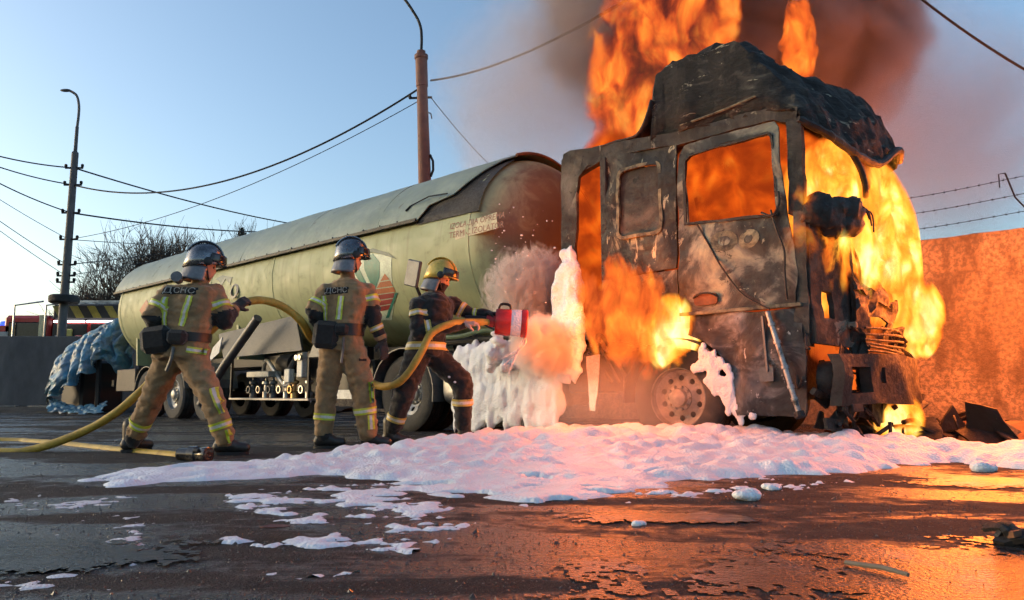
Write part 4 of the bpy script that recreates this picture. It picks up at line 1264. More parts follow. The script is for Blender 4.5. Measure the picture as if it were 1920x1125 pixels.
# foam clinging to the deflector post and fuel tank
def puff(me, fn):
    n = len(me.vertices); co = np.empty(n * 3); no = np.empty(n * 3)
    me.vertices.foreach_get("co", co); me.vertices.foreach_get("normal", no)
    co = co.reshape(-1, 3); no = no.reshape(-1, 3)
    d = np.array([fn(Vector(p)) for p in co])
    me.vertices.foreach_set("co", (co + no * d[:, None]).ravel()); me.update()

def foam_on(name, label, mb, voxel, amp=.02, fr=9, it=3, mat=None):
    me = remeshed(mb, voxel, it)
    puff(me, lambda p: amp * (.7 * fbm(p * fr, 4) + .45 * fbm((p.x * fr * 1.2, p.y * fr * 1.2, p.z * fr * .3), 4)))
    me.materials.clear(); me.materials.append(mat or M_foam); me.shade_smooth()
    o = bpy.data.objects.new(name, me); COL.objects.link(o)
    tag(o, label, "foam", None, "stuff")
    return o
rnd = random.Random(31)
mb = MB()
for k in range(230):
    z = 0.74 + 1.36 * rnd.random() ** 1.1
    wd = .17 if z < 1.75 else max(.07, .17 - .3 * (z - 1.75))
    r = rnd.uniform(.03, .075) * (1.0 if z < 1.9 else .6)
    mb.ball((-2.57 + rnd.uniform(-wd, wd), -.02 + rnd.uniform(-.04, .03), z), (r, r * .7, r * rnd.uniform(1, 2.2)), 9, 7)
for k in range(26): mb.ball((-2.58 + rnd.uniform(-.2, .16), -.02, rnd.uniform(.66, .95)), (rnd.uniform(.02, .05), .03, rnd.uniform(.05, .14)), 8, 6)
o = foam_on("foam_coating", "white foam running down the post behind the cab", mb, .022)
o.location = TRK.location; o.rotation_euler = TRK.rotation_euler
mb = MB()
for k in range(420):
    x = rnd.uniform(-4.35, -2.7); u = rnd.random()
    y, z = (.02 - .03 * rnd.random(), .3 + .72 * rnd.random()) if u < .6 else (rnd.uniform(0, .6), 1.02)
    r = rnd.uniform(.03, .085)
    mb.ball((x, y, z), (r * 1.2, r * .7, r * rnd.uniform(1., 2.6)), 8, 6)
for k in range(150): mb.ball((rnd.uniform(-4.3, -2.7), -.03 + rnd.uniform(-.03, .02), rnd.uniform(.12, .5)), (rnd.uniform(.02, .06), .035, rnd.uniform(.06, .2)), 8, 6)
o = foam_on("foam_coating", "curtain of foam draped over the fuel tank side", mb, .024, .02, 9, 12)
o.location = TRK.location; o.rotation_euler = TRK.rotation_euler
mb = MB()
PTH = [(-1.0, .95), (-.95, .82), (-.88, .74), (-.80, .64), (-.76, .50), (-.70, .40), (-.60, .33)]
for k in range(90):
    t = rnd.random() * 5.99; q = int(t); t -= q
    x = PTH[q][0] * (1 - t) + PTH[q + 1][0] * t + rnd.gauss(0, .055); z = PTH[q][1] * (1 - t) + PTH[q + 1][1] * t + rnd.gauss(0, .05)
    r = rnd.uniform(.012, .05)
    mb.ball((x, -.012, z), (r, .022, r * rnd.uniform(1, 2.2)), 8, 6)
o = foam_on("foam_coating", "streak of foam sliding down the grey skirt ahead of the front wheel", mb, .014, .012, 14, 2)
o.location = TRK.location; o.rotation_euler = TRK.rotation_euler

# ================================================================ TANK TRAILER
# local frame: x forward, y across (negative = side nearest the camera), origin under the kingpin
TRL = empty("tank_trailer", (-0.61, 10.94, 0), R(-43))
tag(TRL, "long pale green gas tank trailer with grey sunshield on top", "tank trailer")
RT, ZT = 1.25, 2.45
X0, X1 = -10.55, 1.25
def cyl(x, s, off=0.0):
    """point on the tank's near side: s = arc length up from the horizontal diameter"""
    a = s / RT
    return Vector((x, -(RT + off) * math.cos(a), ZT + (RT + off) * math.sin(a)))
prof = []
for k in range(13):
    a = math.pi / 2 * k / 12
    prof.append((RT * math.sin(a), X0 - .78 * math.cos(a)))
prof += [(RT, x) for x in np.linspace(X0 + .4, X1 - .4, 24)]
for k in range(13):
    a = math.pi / 2 * (1 - k / 12)
    prof.append((RT * math.sin(a), X1 + .72 * math.cos(a)))
MB().lathe(prof, (0, 0, ZT), (1, 0, 0), 72).build("tank_shell", M_tank, TRL, 180)
for x in (-10.5, -8.2, -5.9, -3.6, -1.3, 1.22):
    MB().lathe([(RT - .004, -.03), (RT + .007, -.028), (RT + .007, .028), (RT - .004, .03)], (x, 0, ZT), (1, 0, 0), 72).build("seam_band", M_tank, TRL, 30)
# sunshield panels
def shield(xa, xb, lo, seed, name="sunshield_panel", mat=None, r=1.325):
    n, m = 30, 14
    vs = []; fs = []
    for k, rr in ((0, r), (1, r - .012)):
        for i in range(m + 1):
            t = i / m; x = xa + (xb - xa) * t
            a0 = lo(x)
            for j in range(n + 1):
                a = R(a0 + (180 - 18 - a0) * j / n)
                w = .014 * fbm((x * .8, a * 2, seed), 3) - (.010 if j in (0, n) else 0)
                vs.append((x, -(rr + w) * math.cos(a), ZT + (rr + w) * math.sin(a)))
    S = (m + 1) * (n + 1)
    for i in range(m):
        for j in range(n):
            q = i * (n + 1) + j
            fs.append((q, q + 1, q + n + 2, q + n + 1)); fs.append((S + q, S + q + n + 1, S + q + n + 2, S + q + 1))
    for i in range(m):
        for j in (0, n):
            q = i * (n + 1) + j; fs.append((q, q + n + 1, S + q + n + 1, S + q))
    for j in range(n):
        for i in (0, m):
            q = i * (n + 1) + j; fs.append((q, q + 1, S + q + 1, S + q))
    return link_mesh(name, vs, fs, mat or M_shield, TRL, 30)
cuts = [-10.9, -8.85, -6.8, -4.75, -2.7, -0.65]
for i in range(5): shield(cuts[i], cuts[i + 1] - .012, lambda x: 17.5, i)
def lo_front(x):
    if x < .25: return 17.5
    t = (x - .25) / 1.15
    return 17.5 + 8 + 10 * t if t < .55 else 25.5 + 5.5 + (t - .55) / .45 * 38
shield(-.65, 1.42, lo_front, 7)
MB().tube([(1.42, -1.322 * math.cos(R(a)), ZT + 1.322 * math.sin(R(a))) for a in np.linspace(66, 162, 30)], .022, 8).build("shield_rim", M_rust, TRL)
vs = []; fs = []
for i in range(13):
    x = .2 + 1.2 * i / 12
    for j in range(9):
        a = R(15 + (lo_front(x) + 4 - 15) * j / 8)
        vs.append((x, -(1.268 + .01 * math.sin(j)) * math.cos(a), ZT + (1.268 + .01 * math.sin(j)) * math.sin(a)))
for i in range(12):
    for j in range(8):
        q = i * 9 + j; fs.append((q, q + 1, q + 10, q + 9))
link_mesh("black_strip", vs, fs, M_char_black, TRL, 180)  # black strip on the shell below the raised front edge of the sunshield
for side in (-1,):
    for x in np.arange(-10.6, .2, .4):
        a = R(17.5)
        MB().lathe([(.012, 0), (.012, .012), (0, .016)], (x, -(1.315) * math.cos(a + .03), ZT + 1.315 * math.sin(a + .03)), (0, -math.cos(a), math.sin(a)), 6).build("rivet", M_dark, TRL)
MB().bar((-10.9, -1.275, ZT + .385), (.24, -1.275, ZT + .385), .03, .05, .004).build("shield_edge", M_dark, TRL)
# catch bracket on the shield
MB().tube([cyl(.0, .62, .09), cyl(.35, .70, .10), cyl(.75, .66, .10)], .010, 5).tube([cyl(.0, .62, .09), cyl(-.06, .55, .09)], .014, 5).build("latch_rod", M_dark, TRL)

# markings on the tank side (flat paint, laid just proud of the shell)
def decal(poly, name, mat, off=.005, parent=None, label=None):
    o = MB().sheet(poly, [], .06, lambda a, b, d: cyl(a, b, off - d), .003).build(name, mat, parent or TRL)
    if label: o["label"] = label
    return o
M_teal = plain("teal_paint", (.02, .17, .13), .5); M_tealD = plain("dark_green_paint", (.012, .06, .05), .5)
M_orange = plain("faded_orange_paint", (.42, .13, .05), .5); M_redp = plain("brick_red_paint", (.30, .045, .04), .5)
M_palew = plain("pale_mint_paint", (.46, .54, .42), .5)
decal([(-1.352, 0.177), (-0.299, -0.039), (-0.405, -0.646), (-0.743, -0.983), (-1.285, -0.936), (-1.341, -0.559)], "emblem_ground", M_palew, .004, None, "pale mint field behind the emblem")
decal([(-0.966, 0.029), (-0.736, 0.047), (-0.571, -0.097), (-0.620, -0.306), (-0.813, -0.509), (-0.860, -0.344), (-0.945, -0.154)], "emblem_leaf", M_teal, .008)
decal([(-1.551, 0.136), (-1.166, 0.135), (-0.746, 0.128), (-0.385, 0.017), (-0.183, -0.099), (-0.458, -0.012), (-0.738, 0.071), (-1.103, 0.078)], "emblem_frond", M_tealD, .009)
decal([(-1.326, -0.007), (-1.151, 0.020), (-0.929, -0.392), (-0.950, -0.595), (-1.055, -0.380)], "emblem_leaf", M_teal, .008)
py0, py1 = 512, 588
rows = 7
for k in range(rows):
    pass
PYR = [[(-0.486, -0.267), (-0.403, -0.360), (-0.613, -0.362)], [(-0.630, -0.375), (-0.397, -0.376), (-0.368, -0.457), (-0.736, -0.452)], [(-0.755, -0.466), (-0.363, -0.473), (-0.349, -0.545), (-0.842, -0.539)], [(-0.862, -0.553), (-0.380, -0.558), (-0.442, -0.626), (-0.879, -0.627)], [(-0.890, -0.643), (-0.462, -0.641), (-0.543, -0.710), (-0.915, -0.720)], [(-0.914, -0.738), (-0.565, -0.725), (-0.666, -0.796), (-0.929, -0.810)]]
for k, p in enumerate(PYR): decal(p, "emblem_stripe", M_orange if k < 3 else M_redp, .008)
decal([(-0.341, -0.554), (-0.315, -0.573), (-0.760, -0.930), (-0.839, -0.933)], "emblem_edge", M_teal, .009)
decal([(-5.724, 0.194), (-5.445, 0.248), (-5.030, 0.161), (-5.079, 0.026), (-5.278, 0.157), (-5.417, 0.039), (-5.578, 0.158)], "emblem_frond", M_tealD, .008)
decal([(-9.329, -0.129), (-8.962, 0.079), (-8.603, -0.183), (-9.041, -0.388)], "hazard_diamond", plain("faded_red_mark", (.46, .2, .13), .6), .006)
decal([(-8.536, -0.119), (-8.251, 0.087), (-7.961, -0.164), (-8.313, -0.367)], "hazard_diamond", plain("faded_green_mark", (.27, .33, .22), .6), .006)
MB().lathe([(.10, 0), (.14, .0), (.15, .02), (.10, .03)], cyl(*(-4.890, -0.110), .0), (0, -1, .15), 24).build("inspection_port", M_greysteel, TRL)
M_letter = plain("faded_red_lettering", (.26, .10, .06), .6)
lx0, ls0 = (1.381, 0.143)
for k, line in enumerate(("IZOLACIJA OPREMA", "TERMIC IZOLATOR")):
    v, f = text_polys(line, .115)
    w = max(a.x for a in v) - min(a.x for a in v)
    link_mesh("lettering", [cyl(lx0 + a.x * (.98 / w), ls0 + .05 - k * .12 + a.y, .006) for a in v], f, M_letter, TRL, 0)
decal([(0.980, 0.193), (1.726, 0.254), (1.760, 0.043), (1.009, 0.004)], "sign_plate", plain("aged_plate_paint", (.50, .44, .28), .55), .003)
# tilted plate on a stalk near the front
pl = MB().box((0.62, -1.62, 2.02), (.26, .05, .34), Matrix.Rotation(.25, 3, 'Y'), .015); pl.build("marker_plate", M_greysteel, TRL)
MB().tube(smooth_path([(.66, -1.6, 1.86), (.72, -1.5, 1.62), (.85, -1.3, 1.38)], 5), .022, 6).build("marker_stalk", M_dark, TRL)

# chassis
for y in (-.45, .45): MB().box((-5.0, y, 1.10), (12.4, .1, .22), None, .01).build("chassis_rail", M_dark, TRL)
for x in (-10.0, -8.0, -5.2, -2.6, .2):
    MB().sheet([(-1.0, 1.12), (1.0, 1.12), (1.05, 1.95), (.75, 1.55), (.3, 1.28), (-.3, 1.28), (-.75, 1.55), (-1.05, 1.95)], [], .3, lambda a, b, d, x=x: (x + d, a, b), .08).build("saddle", M_tank, TRL)
for x in (-8.75, -7.35, -5.95):
    make_wheel(TRL, (x, -1.07, .47), .5, .34, M_rubber_dusty, M_rim, -1, brake=False)
    make_wheel(TRL, (x, 1.07, .47), .5, .34, M_rubber_dusty, M_rim, 1, brake=False)
    MB().tube([(x, -1, .47), (x, 1, .47)], .07, 10).build("axle", M_dark, TRL)
    g = MB()
    for k in range(10):
        a0, a1 = R(170 - 16 * k), R(170 - 16 * (k + 1)); v = []
        for a in (a0, a1):
            for r in (.565, .58):
                for y in (-1.26, -.86): v.append((x + r * math.cos(a), y, .49 + r * math.sin(a)))
        g.add(v, [(0, 1, 5, 4), (2, 6, 7, 3), (0, 4, 6, 2), (1, 3, 7, 5)])
    g.build("mudguard", M_greysteel, TRL)
for y in (-.85, .85):
    MB().box((-1.35, y, .75), (.14, .12, .9), None, .01).box((-1.35, y, .27), (.1, .09, .5), None, .005).box((-1.35, y, .03), (.28, .26, .05), None, .01).build("landing_leg", M_dark, TRL)
# rear crash bar and box
MB().box((-10.95, 0, .72), (.14, 2.3, .16), None, .01).build("rear_bumper", M_dark, TRL)
MB().box((-10.0, -1.0, .78), (1.1, .42, .5), None, .015).build("side_locker", plain("brown_black_steel", (.03, .022, .02), .6), TRL)
# pump bay under the tank: dark hood, frame, gear
hood = MB()
hood.sheet([(-5.35, 1.58), (-4.85, 1.12), (-2.3, 1.16), (-2.75, 1.75)], [], .2, lambda a, b, d: (a, -1.30 + d - .25 * (1.6 - b) + wob(a, b, .02, 1.5, 3), b), .03)
hood.build("bay_hood", plain("dark_tarred_hood", (.012, .0115, .012), .55), TRL)
MB().sheet([(-2.2, 1.05), (-.9, 1.05), (-.9, 1.66), (-1.9, 1.62)], [], .2, lambda a, b, d: (a, -1.30 + d - .1 * (1.6 - b), b), .03).build("bay_flap", plain("dull_teal_grey_flap", (.035, .043, .047), .5), TRL)
MB().box((-3.6, -.55, .85), (2.6, .04, .65)).build("bay_back", M_black, TRL)
MB().box((-3.55, -1.05, .40), (2.6, .5, .035), None, .005).build("bay_tray", plain("worn_tray_steel", (.28, .27, .26), .5, .4), TRL)
for x in (-4.8, -2.28): MB().bar((x, -1.28, .42), (x, -1.28, 1.16), .04, .04).build("bay_post", M_dark, TRL)
MB().box((-4.0, -1.1, .82), (.75, .25, .10), None, .01).build("pipe_manifold", plain("pale_worn_enamel", (.42, .41, .36), .5), TRL)
rnd = random.Random(77)
for k in range(6):
    x = -4.35 + k * .34
    v = MB().lathe([(.06, 0), (.06, .1), (.035, .12), (.035, .22), (.07, .24), (.07, .28), (.02, .3), (.02, .36), (0, .36)], (x, -1.1 + .06 * (k % 2), .42), (0, 0, 1), 12)
    v.lathe([(.05, -.02), (.065, -.02), (.065, .02), (.05, .02), (.05, -.02)], (x, -1.18, .56), (0, 1, 0), 12)
    v.build("valve", M_brass if k == 4 else M_steel if k % 2 else M_greysteel, TRL)
MB().tube(smooth_path([(-4.2, -1.0, .9), (-3.9, -1.1, 1.05), (-3.5, -1.05, .7), (-3.2, -1.1, .62), (-2.9, -1.15, .8)], 6), .035, 8).build("pipe", M_steel, TRL)
MB().tube(smooth_path([(-3.3, -.9, 1.1), (-3.3, -1.05, .8), (-3.1, -1.1, .5)], 6), .05, 8).build("pipe", M_greysteel, TRL)
MB().lathe([(.16, -.1), (.19, -.08), (.19, .3), (.16, .32), (0, .32)], (-3.75, -.8, .98), (1, 0, 0), 20).build("pump_housing", M_dark, TRL)
for (x, z, w, hh) in ((-2.62, .90, .16, .30), (-2.62, 1.10, .18, .1), (-3.0, .78, .16, .22)):
    MB().box((x, -1.2, z), (w, .10, hh), None, .012).build("gauge_box", M_white, TRL)
for x in (-2.66, -2.56): MB().lathe([(.045, 0), (.045, .05), (.0, .055)], (x, -1.25, 1.06), (0, -1, 0), 14).build("gauge", M_steel, TRL)
# leaning tube propped against the hood
MB().tube([(-4.95, -1.75, .30), (-4.25, -1.68, .98), (-3.35, -1.6, 1.72)], [.07, .075, .075], 12).build("discharge_pipe", plain("scuffed_dark_hose", (.06, .06, .065), .45), TRL)
fr = MB().sheet([(-1.95, .42), (-.95, .42), (-.95, 1.03), (-1.95, 1.03)], [[(-1.80, .55), (-1.10, .55), (-1.10, .90), (-1.80, .90)]], .15, lambda a, b, d: (a, -1.26 + d, b), .05)
fr.build("side_guard", M_white, TRL)
MB().box((-1.45, -.75, .72), (.9, .5, .55), None, .02).build("battery_locker", M_black, TRL)
wl = MB().sheet([(-5.45, 1.05), (-5.05, 1.22), (-4.95, 1.5), (-5.3, 1.32)], [], .1, lambda a, b, d: (a, -1.42 + d, b), .02); wl.build("mud_flap", plain("pale_blue_plastic", (.4, .45, .5), .5), TRL)

# ================================================================ FIREFIGHTERS
def cloth(name, c, var=.3):
    return patchy(name, [(.3, tuple(x * (1 - var) for x in c)), (.7, tuple(x * (1 + var * .5) for x in c))], 5, (.75, .95), 0, 6, bump=.5, bscale=55, bdist=.006, sheen=.2)
M_tan = cloth("tan_turnout_cloth", (.27, .165, .075))
M_navy = cloth("black_turnout_cloth", (.006, .0055, .006))
M_bootm = patchy("boot_leather", [(.3, (.012, .011, .010)), (.7, (.04, .034, .03))], 8, (.35, .6))
M_skin = plain("skin", (.42, .22, .15), .5, var=.1, scale=20, bump=.05)
M_lime = plain("lime_reflective_tape", (.46, .52, .035), .45, var=.12)
M_silver = plain("silver_reflective_tape", (.52, .52, .48), .35, var=.15)
M_amber = plain("worn_yellow_tape", (.48, .36, .07), .5, var=.15)
M_chrome = patchy("scuffed_chrome_shell", [(.3, (.10, .10, .105)), (.7, (.30, .30, .31))], 6, (.15, .38), .9, bump=.1, bscale=25)
M_gold = patchy("scuffed_gold_shell", [(.3, (.46, .31, .05)), (.7, (.68, .50, .12))], 6, (.25, .45), .25, bump=.15, bscale=25)
M_visor = plain("dark_visor", (.02, .02, .022), .08, var=.2)
M_patch = cloth("black_back_patch", (.005, .005, .0055))
M_print = plain("grey_print", (.30, .30, .28), .7, var=.15)
M_eye = plain("eye", (.05, .04, .035), .2)
M_glove = cloth("dark_work_glove", (.03, .026, .024))
M_glove_tan = cloth("tan_glove", (.24, .13, .06))
M_glove_pale = cloth("pale_glove", (.42, .30, .25))

def cap(mb, a, ra, b, rb, n=14):
    a = Vector(a); b = Vector(b)
    pts = [a.lerp(b, t) for t in (0, .25, .5, .75, 1)]
    mb.tube(pts, [ra + (rb - ra) * t for t in (0, .25, .5, .75, 1)], n)
    mb.ball(a, ra, n, 8); mb.ball(b, rb, n, 8)

def loft(mb, secs, yaw, n=22):
    """closed tube of elliptical sections: (centre, half width, half depth)"""
    ux = Vector((math.cos(yaw), math.sin(yaw), 0)); uy = Vector((-math.sin(yaw), math.cos(yaw), 0))
    vs = []; fs = []
    for (c, a, b) in secs:
        for k in range(n):
            t = 2 * math.pi * k / n
            ct, st = math.cos(t), math.sin(t)
            e = .82
            vs.append(Vector(c) + ux * a * math.copysign(abs(ct) ** e, ct) + uy * b * math.copysign(abs(st) ** e, st))
    for i in range(len(secs) - 1):
        for k in range(n): fs.append((i * n + k, i * n + (k + 1) % n, (i + 1) * n + (k + 1) % n, (i + 1) * n + k))
    fs.append(tuple(range(n))); fs.append(tuple((len(secs) - 1) * n + k for k in range(n)))
    mb.add(vs, fs)

def to_obj(name, me, mat, parent):
    me.materials.clear()
    for m in (mat if isinstance(mat, list) else [mat]): me.materials.append(m)
    me.shade_smooth()
    o = bpy.data.objects.new(name, me); COL.objects.link(o); o.parent = parent
    return o

class Figure:
    def __init__(s, name, label, foot, mats):
        s.root = empty(name, (0, 0, 0)); tag(s.root, label, "person", "firefighters on the hose line")
        s.mats = mats; s.mb = MB(); s.prims = []
    def limb(s, a, ra, b, rb, m):
        cap(s.mb, a, ra, b, rb); s.prims.append((Vector(a), ra, Vector(b), rb, m))
    def torso(s, secs, yaw, m):
        loft(s.mb, secs, yaw)
        for i in range(len(secs) - 1):
            r0 = (secs[i][1] + secs[i][2]) / 2; r1 = (secs[i + 1][1] + secs[i + 1][2]) / 2
            mm = m[i] if isinstance(m, list) else m
            s.prims.append((Vector(secs[i][0]), r0, Vector(secs[i + 1][0]), r1, mm))
    def head(s, c, yaw, pitch, m):
        s.hm = Matrix.Translation(c) @ Matrix.Rotation(yaw, 4, 'Z') @ Matrix.Rotation(pitch, 4, 'Y')
        H = s.hm; Rm = H.to_3x3()
        b = lambda p, r: (s.mb.ball(H @ Vector(p), r, 14, 10, Rm), s.prims.append((H @ Vector(p), sum(r) / 3, H @ Vector(p) + Vector((0, 0, .001)), sum(r) / 3, m)))
        b((0, 0, .03), (.098, .078, .115)); b((.03, 0, -.06), (.07, .058, .06)); b((.055, 0, -.085), (.035, .035, .028))
        b((.098, 0, -.02), (.02, .012, .024)); b((.107, 0, -.032), (.014, .016, .011)); b((.07, 0, .03), (.034, .06, .02))
        b((.088, 0, -.062), (.012, .022, .009)); b((0, .08, -.01), (.02, .012, .03)); b((0, -.08, -.01), (.02, .012, .03))
    def finish(s, voxel=.016, wr=.013):
        me = remeshed(s.mb, voxel, 5)
        n = len(me.vertices)
        co = np.empty(n * 3); me.vertices.foreach_get("co", co); co = co.reshape(-1, 3)
        def near(P):
            best = np.full(len(P), 1e9); mi = np.zeros(len(P), int)
            for (a, ra, b, rb, m) in s.prims:
                a = np.array(a); b = np.array(b); ab = b - a
                t = np.clip(((P - a) @ ab) / max(ab @ ab, 1e-9), 0, 1)
                d = np.linalg.norm(P - a - t[:, None] * ab, axis=1) - (ra + (rb - ra) * t)
                k = d < best; best[k] = d[k]; mi[k] = m
            return mi
        vm = near(co)
        skin_i = s.mats.index(M_skin) if M_skin in s.mats else -1
        no = np.empty(n * 3); me.vertices.foreach_get("normal", no); no = no.reshape(-1, 3)
        dd = np.zeros(n)
        for i in range(n):
            if vm[i] == skin_i: continue
            p = co[i]
            w = noise.turbulence(Vector((p[0] * 7, p[1] * 7, p[2] * 12)), 3, True) - .5
            w2 = fbm((p[0] * 13 + p[2] * 6, p[1] * 13, p[2] * 21), 3)
            dd[i] = wr * w * 1.9 + wr * .8 * w2
        me.vertices.foreach_set("co", (co + no * dd[:, None]).ravel()); me.update()
        cen = np.empty(len(me.polygons) * 3); me.polygons.foreach_get("center", cen)
        mi = near(cen.reshape(-1, 3))
        s.body = to_obj("body", me, s.mats, s.root)
        me.polygons.foreach_set("material_index", mi.astype(np.int32))
        s.bvh = BVHTree.FromPolygons([v.co.copy() for v in me.vertices], [tuple(p.vertices) for p in me.polygons])
        for sy in (-1, 1):
            MB().ball(s.hm @ Vector((.082, sy * .03, .005)), .012, 8, 6).build("eye", M_eye, s.root)
        return s
    def band(s, name, c, axis, w, mats, rmax=.3, rdef=.1, off=.007, n=30, rows=(0, .30, .70, 1), idx=(0, 1, 0), arc=None):
        ax = Vector(axis).normalized(); u = ax.orthogonal().normalized(); v = ax.cross(u)
        vs = []; fs = []; mi = []
        rr = [0.0] + list(rows) + [1.0]
        raw = []
        for q, t in enumerate(rr):
            o = Vector(c) + ax * (t - .5) * w
            line = []
            for k in range(n):
                a = 2 * math.pi * k / n
                d = u * math.cos(a) + v * math.sin(a)
                h = s.bvh.ray_cast(o, d, rmax)
                line.append((o, d, h[3] if h[0] is not None else None))
            ds = [x[2] for x in line if x[2]]
            md = sorted(ds)[len(ds) // 2] if ds else rdef
            for k in range(n):
                o_, d_, L = line[k]
                L = md if L is None else min(L, md * 1.45)
                e = off if 0 < q < len(rr) - 1 else -.01
                vs.append(o_ + d_ * (L + e))
        for q in range(len(rr) - 1):
            for k in range(n):
                fs.append((q * n + k, q * n + (k + 1) % n, (q + 1) * n + (k + 1) % n, (q + 1) * n + k))
                mi.append(idx[min(max(q - 1, 0), len(idx) - 1)])
        return link_mesh(name, vs, fs, mats, s.root, 60, mi)
    def project(s, p, d, off):
        h = s.bvh.ray_cast(Vector(p) - Vector(d) * .6, Vector(d), 1.2)
        return (h[0] - Vector(d) * off) if h[0] is not None else Vector(p)
    def strip(s, name, a, b, w, d, mats, off=.008, n=14, idx=(0, 1, 0), side=None):
        """flat tape laid on the cloth from a to b, seen along d"""
        a = Vector(a); b = Vector(b); d = Vector(d).normalized()
        t = (b - a).normalized(); sd = t.cross(d).normalized()
        cols = (-.5, -.5, -.2, .2, .5, .5)
        vs = []; fs = []; mi = []
        for i in range(n + 1):
            p = a.lerp(b, i / n)
            for q, c in enumerate(cols):
                vs.append(s.project(p + sd * c * w, d, off if 0 < q < 5 else -.01))
        for i in range(n):
            for q in range(5):
                fs.append((i * 6 + q, i * 6 + q + 1, i * 6 + q + 7, i * 6 + q + 6)); mi.append(idx[min(max(q - 1, 0), 2)])
        return link_mesh(name, vs, fs, mats, s.root, 60, mi)
    def back_patch(s, c, right, up, w, h, d, text):
        c = Vector(c); right = Vector(right).normalized(); up = Vector(up).normalized(); d = Vector(d).normalized()
        nx, ny = 10, 5; vs = []; fs = []
        for j in range(ny + 1):
            for i in range(nx + 1):
                e = .008 if 0 < i < nx and 0 < j < ny else -.004
                vs.append(s.project(c + right * (i / nx - .5) * w + up * (j / ny - .5) * h, d, e))
        for j in range(ny):
            for i in range(nx): q = j * (nx + 1) + i; fs.append((q, q + 1, q + nx + 2, q + nx + 1))
        p = link_mesh("back_patch", vs, fs, M_patch, s.root, 60)
        tv, tf = text_polys(text, h * 1.0)
        tw = max(v.x for v in tv) - min(v.x for v in tv)
        k = w * .86 / tw
        link_mesh("lettering", [s.project(c + right * v.x * k + up * v.y * .95, d, .014) for v in tv], tf, M_print, p, 0)
    def helmet(s, shell_mat, visor_down=False, peak=True):
        H = s.hm
        sh = MB()
        n = 28; vs = []; fs = []; rings = 9
        for i in range(rings + 1):
            t = i / rings
            for k in range(n):
                a = 2 * math.pi * k / n
                back = .5 - .5 * math.cos(a)                  # 0 at the front, 1 at the back
                zlow = -.005 - .075 * back
                ph = t * math.pi / 2
                r = math.sin(min(ph * 1.12, math.pi / 2)) if t < .9 else 1.0
                z = .165 * math.cos(ph) * (1 - .05 * back) if t < .82 else (.165 * math.cos(.82 * math.pi / 2) + (zlow - .165 * math.cos(.82 * math.pi / 2)) * (t - .82) / .18)
                fl = 1 + .10 * max(0, (t - .85) / .15)
                vs.append((.148 * r * fl * math.cos(a), .124 * r * fl * math.sin(a), z + .045))
        for i in range(rings):
            for k in range(n): fs.append((i * n + k, i * n + (k + 1) % n, (i + 1) * n + (k + 1) % n, (i + 1) * n + k))
        sh.add(vs, fs)
        o = sh.warp(lambda v: H @ v).build("helmet", shell_mat, s.root, 60)
        so = o.modifiers.new("thickness", 'SOLIDIFY'); so.thickness = .006; so.offset = -1
        rd = MB()
        for dy in (-.028, 0, .028):
            rd.tube([H @ Vector((.158 * math.cos(a), dy, .050 + .170 * math.sin(a))) for a in np.linspace(.25, 2.75, 14)], .008, 6)
        rd.build("ridge", shell_mat, o, 60)
        vm = MB(); vs = []; fs = []
        for i in range(6):
            for k in range(15):
                a = R(-78 + 156 * k / 14); t = i / 5
                rr = 1.09 + .05 * math.sin(t * 2)
                vs.append(H @ Vector((.15 * rr * math.cos(a) + .012, .126 * rr * math.sin(a), .115 - t * (.075 if not visor_down else .14))))
        for i in range(5):
            for k in range(14): q = i * 15 + k; fs.append((q, q + 1, q + 16, q + 15))
        vm.add(vs, fs); v = vm.build("visor", M_visor, o, 60)
        so = v.modifiers.new("thickness", 'SOLIDIFY'); so.thickness = .004
        if peak:
            pk = MB(); pv = []; pf = []
            for i in range(2):
                for k in range(13):
                    a = R(-55 + 110 * k / 12)
                    e = (.150, .190)[i]
                    pv.append(H @ Vector((e * math.cos(a) + .006, (.13, .14)[i] * math.sin(a), (.055, .036)[i])))
            for k in range(12): pf.append((k, k + 1, k + 14, k + 13))
            pk.add(pv, pf); q = pk.build("peak", shell_mat, o, 60)
            so = q.modifiers.new("thickness", 'SOLIDIFY'); so.thickness = .008
        for sy in (-1, 1):
            MB().lathe([(.036, 0), (.036, .014), (.02, .02), (0, .02)], H @ Vector((.03, sy * .122, .035)), H.to_3x3() @ Vector((0, sy, 0)), 16).build("side_boss", M_black, o)
        # neck curtain
        cu = MB(); cv = []; cf = []
        for i in range(7):
            t = i / 6
            for k in range(19):
                a = R(75 + 210 * k / 18)
                rr = 1.0 + .12 * t + .03 * math.sin(k * 1.9) * t
                cv.append(H @ Vector((.142 * rr * math.cos(a) - .012 * t, .122 * rr * math.sin(a), -.01 - .13 * t)))
        for i in range(6):
            for k in range(18): q = i * 19 + k; cf.append((q, q + 1, q + 20, q + 19))
        cu.add(cv, cf); c = cu.build("neck_curtain", plain("aluminised_neck_curtain", (.16, .16, .17), .4, .4), o, 60)
        so = c.modifiers.new("thickness", 'SOLIDIFY'); so.thickness = .006
        MB().tube([H @ Vector(p) for p in ((.02, -.105, .02), (.04, -.09, -.05), (.06, -.05, -.10), (.065, 0, -.115), (.06, .05, -.10), (.04, .09, -.05), (.02, .105, .02))], .007, 6).build("chin_strap", M_black, o)
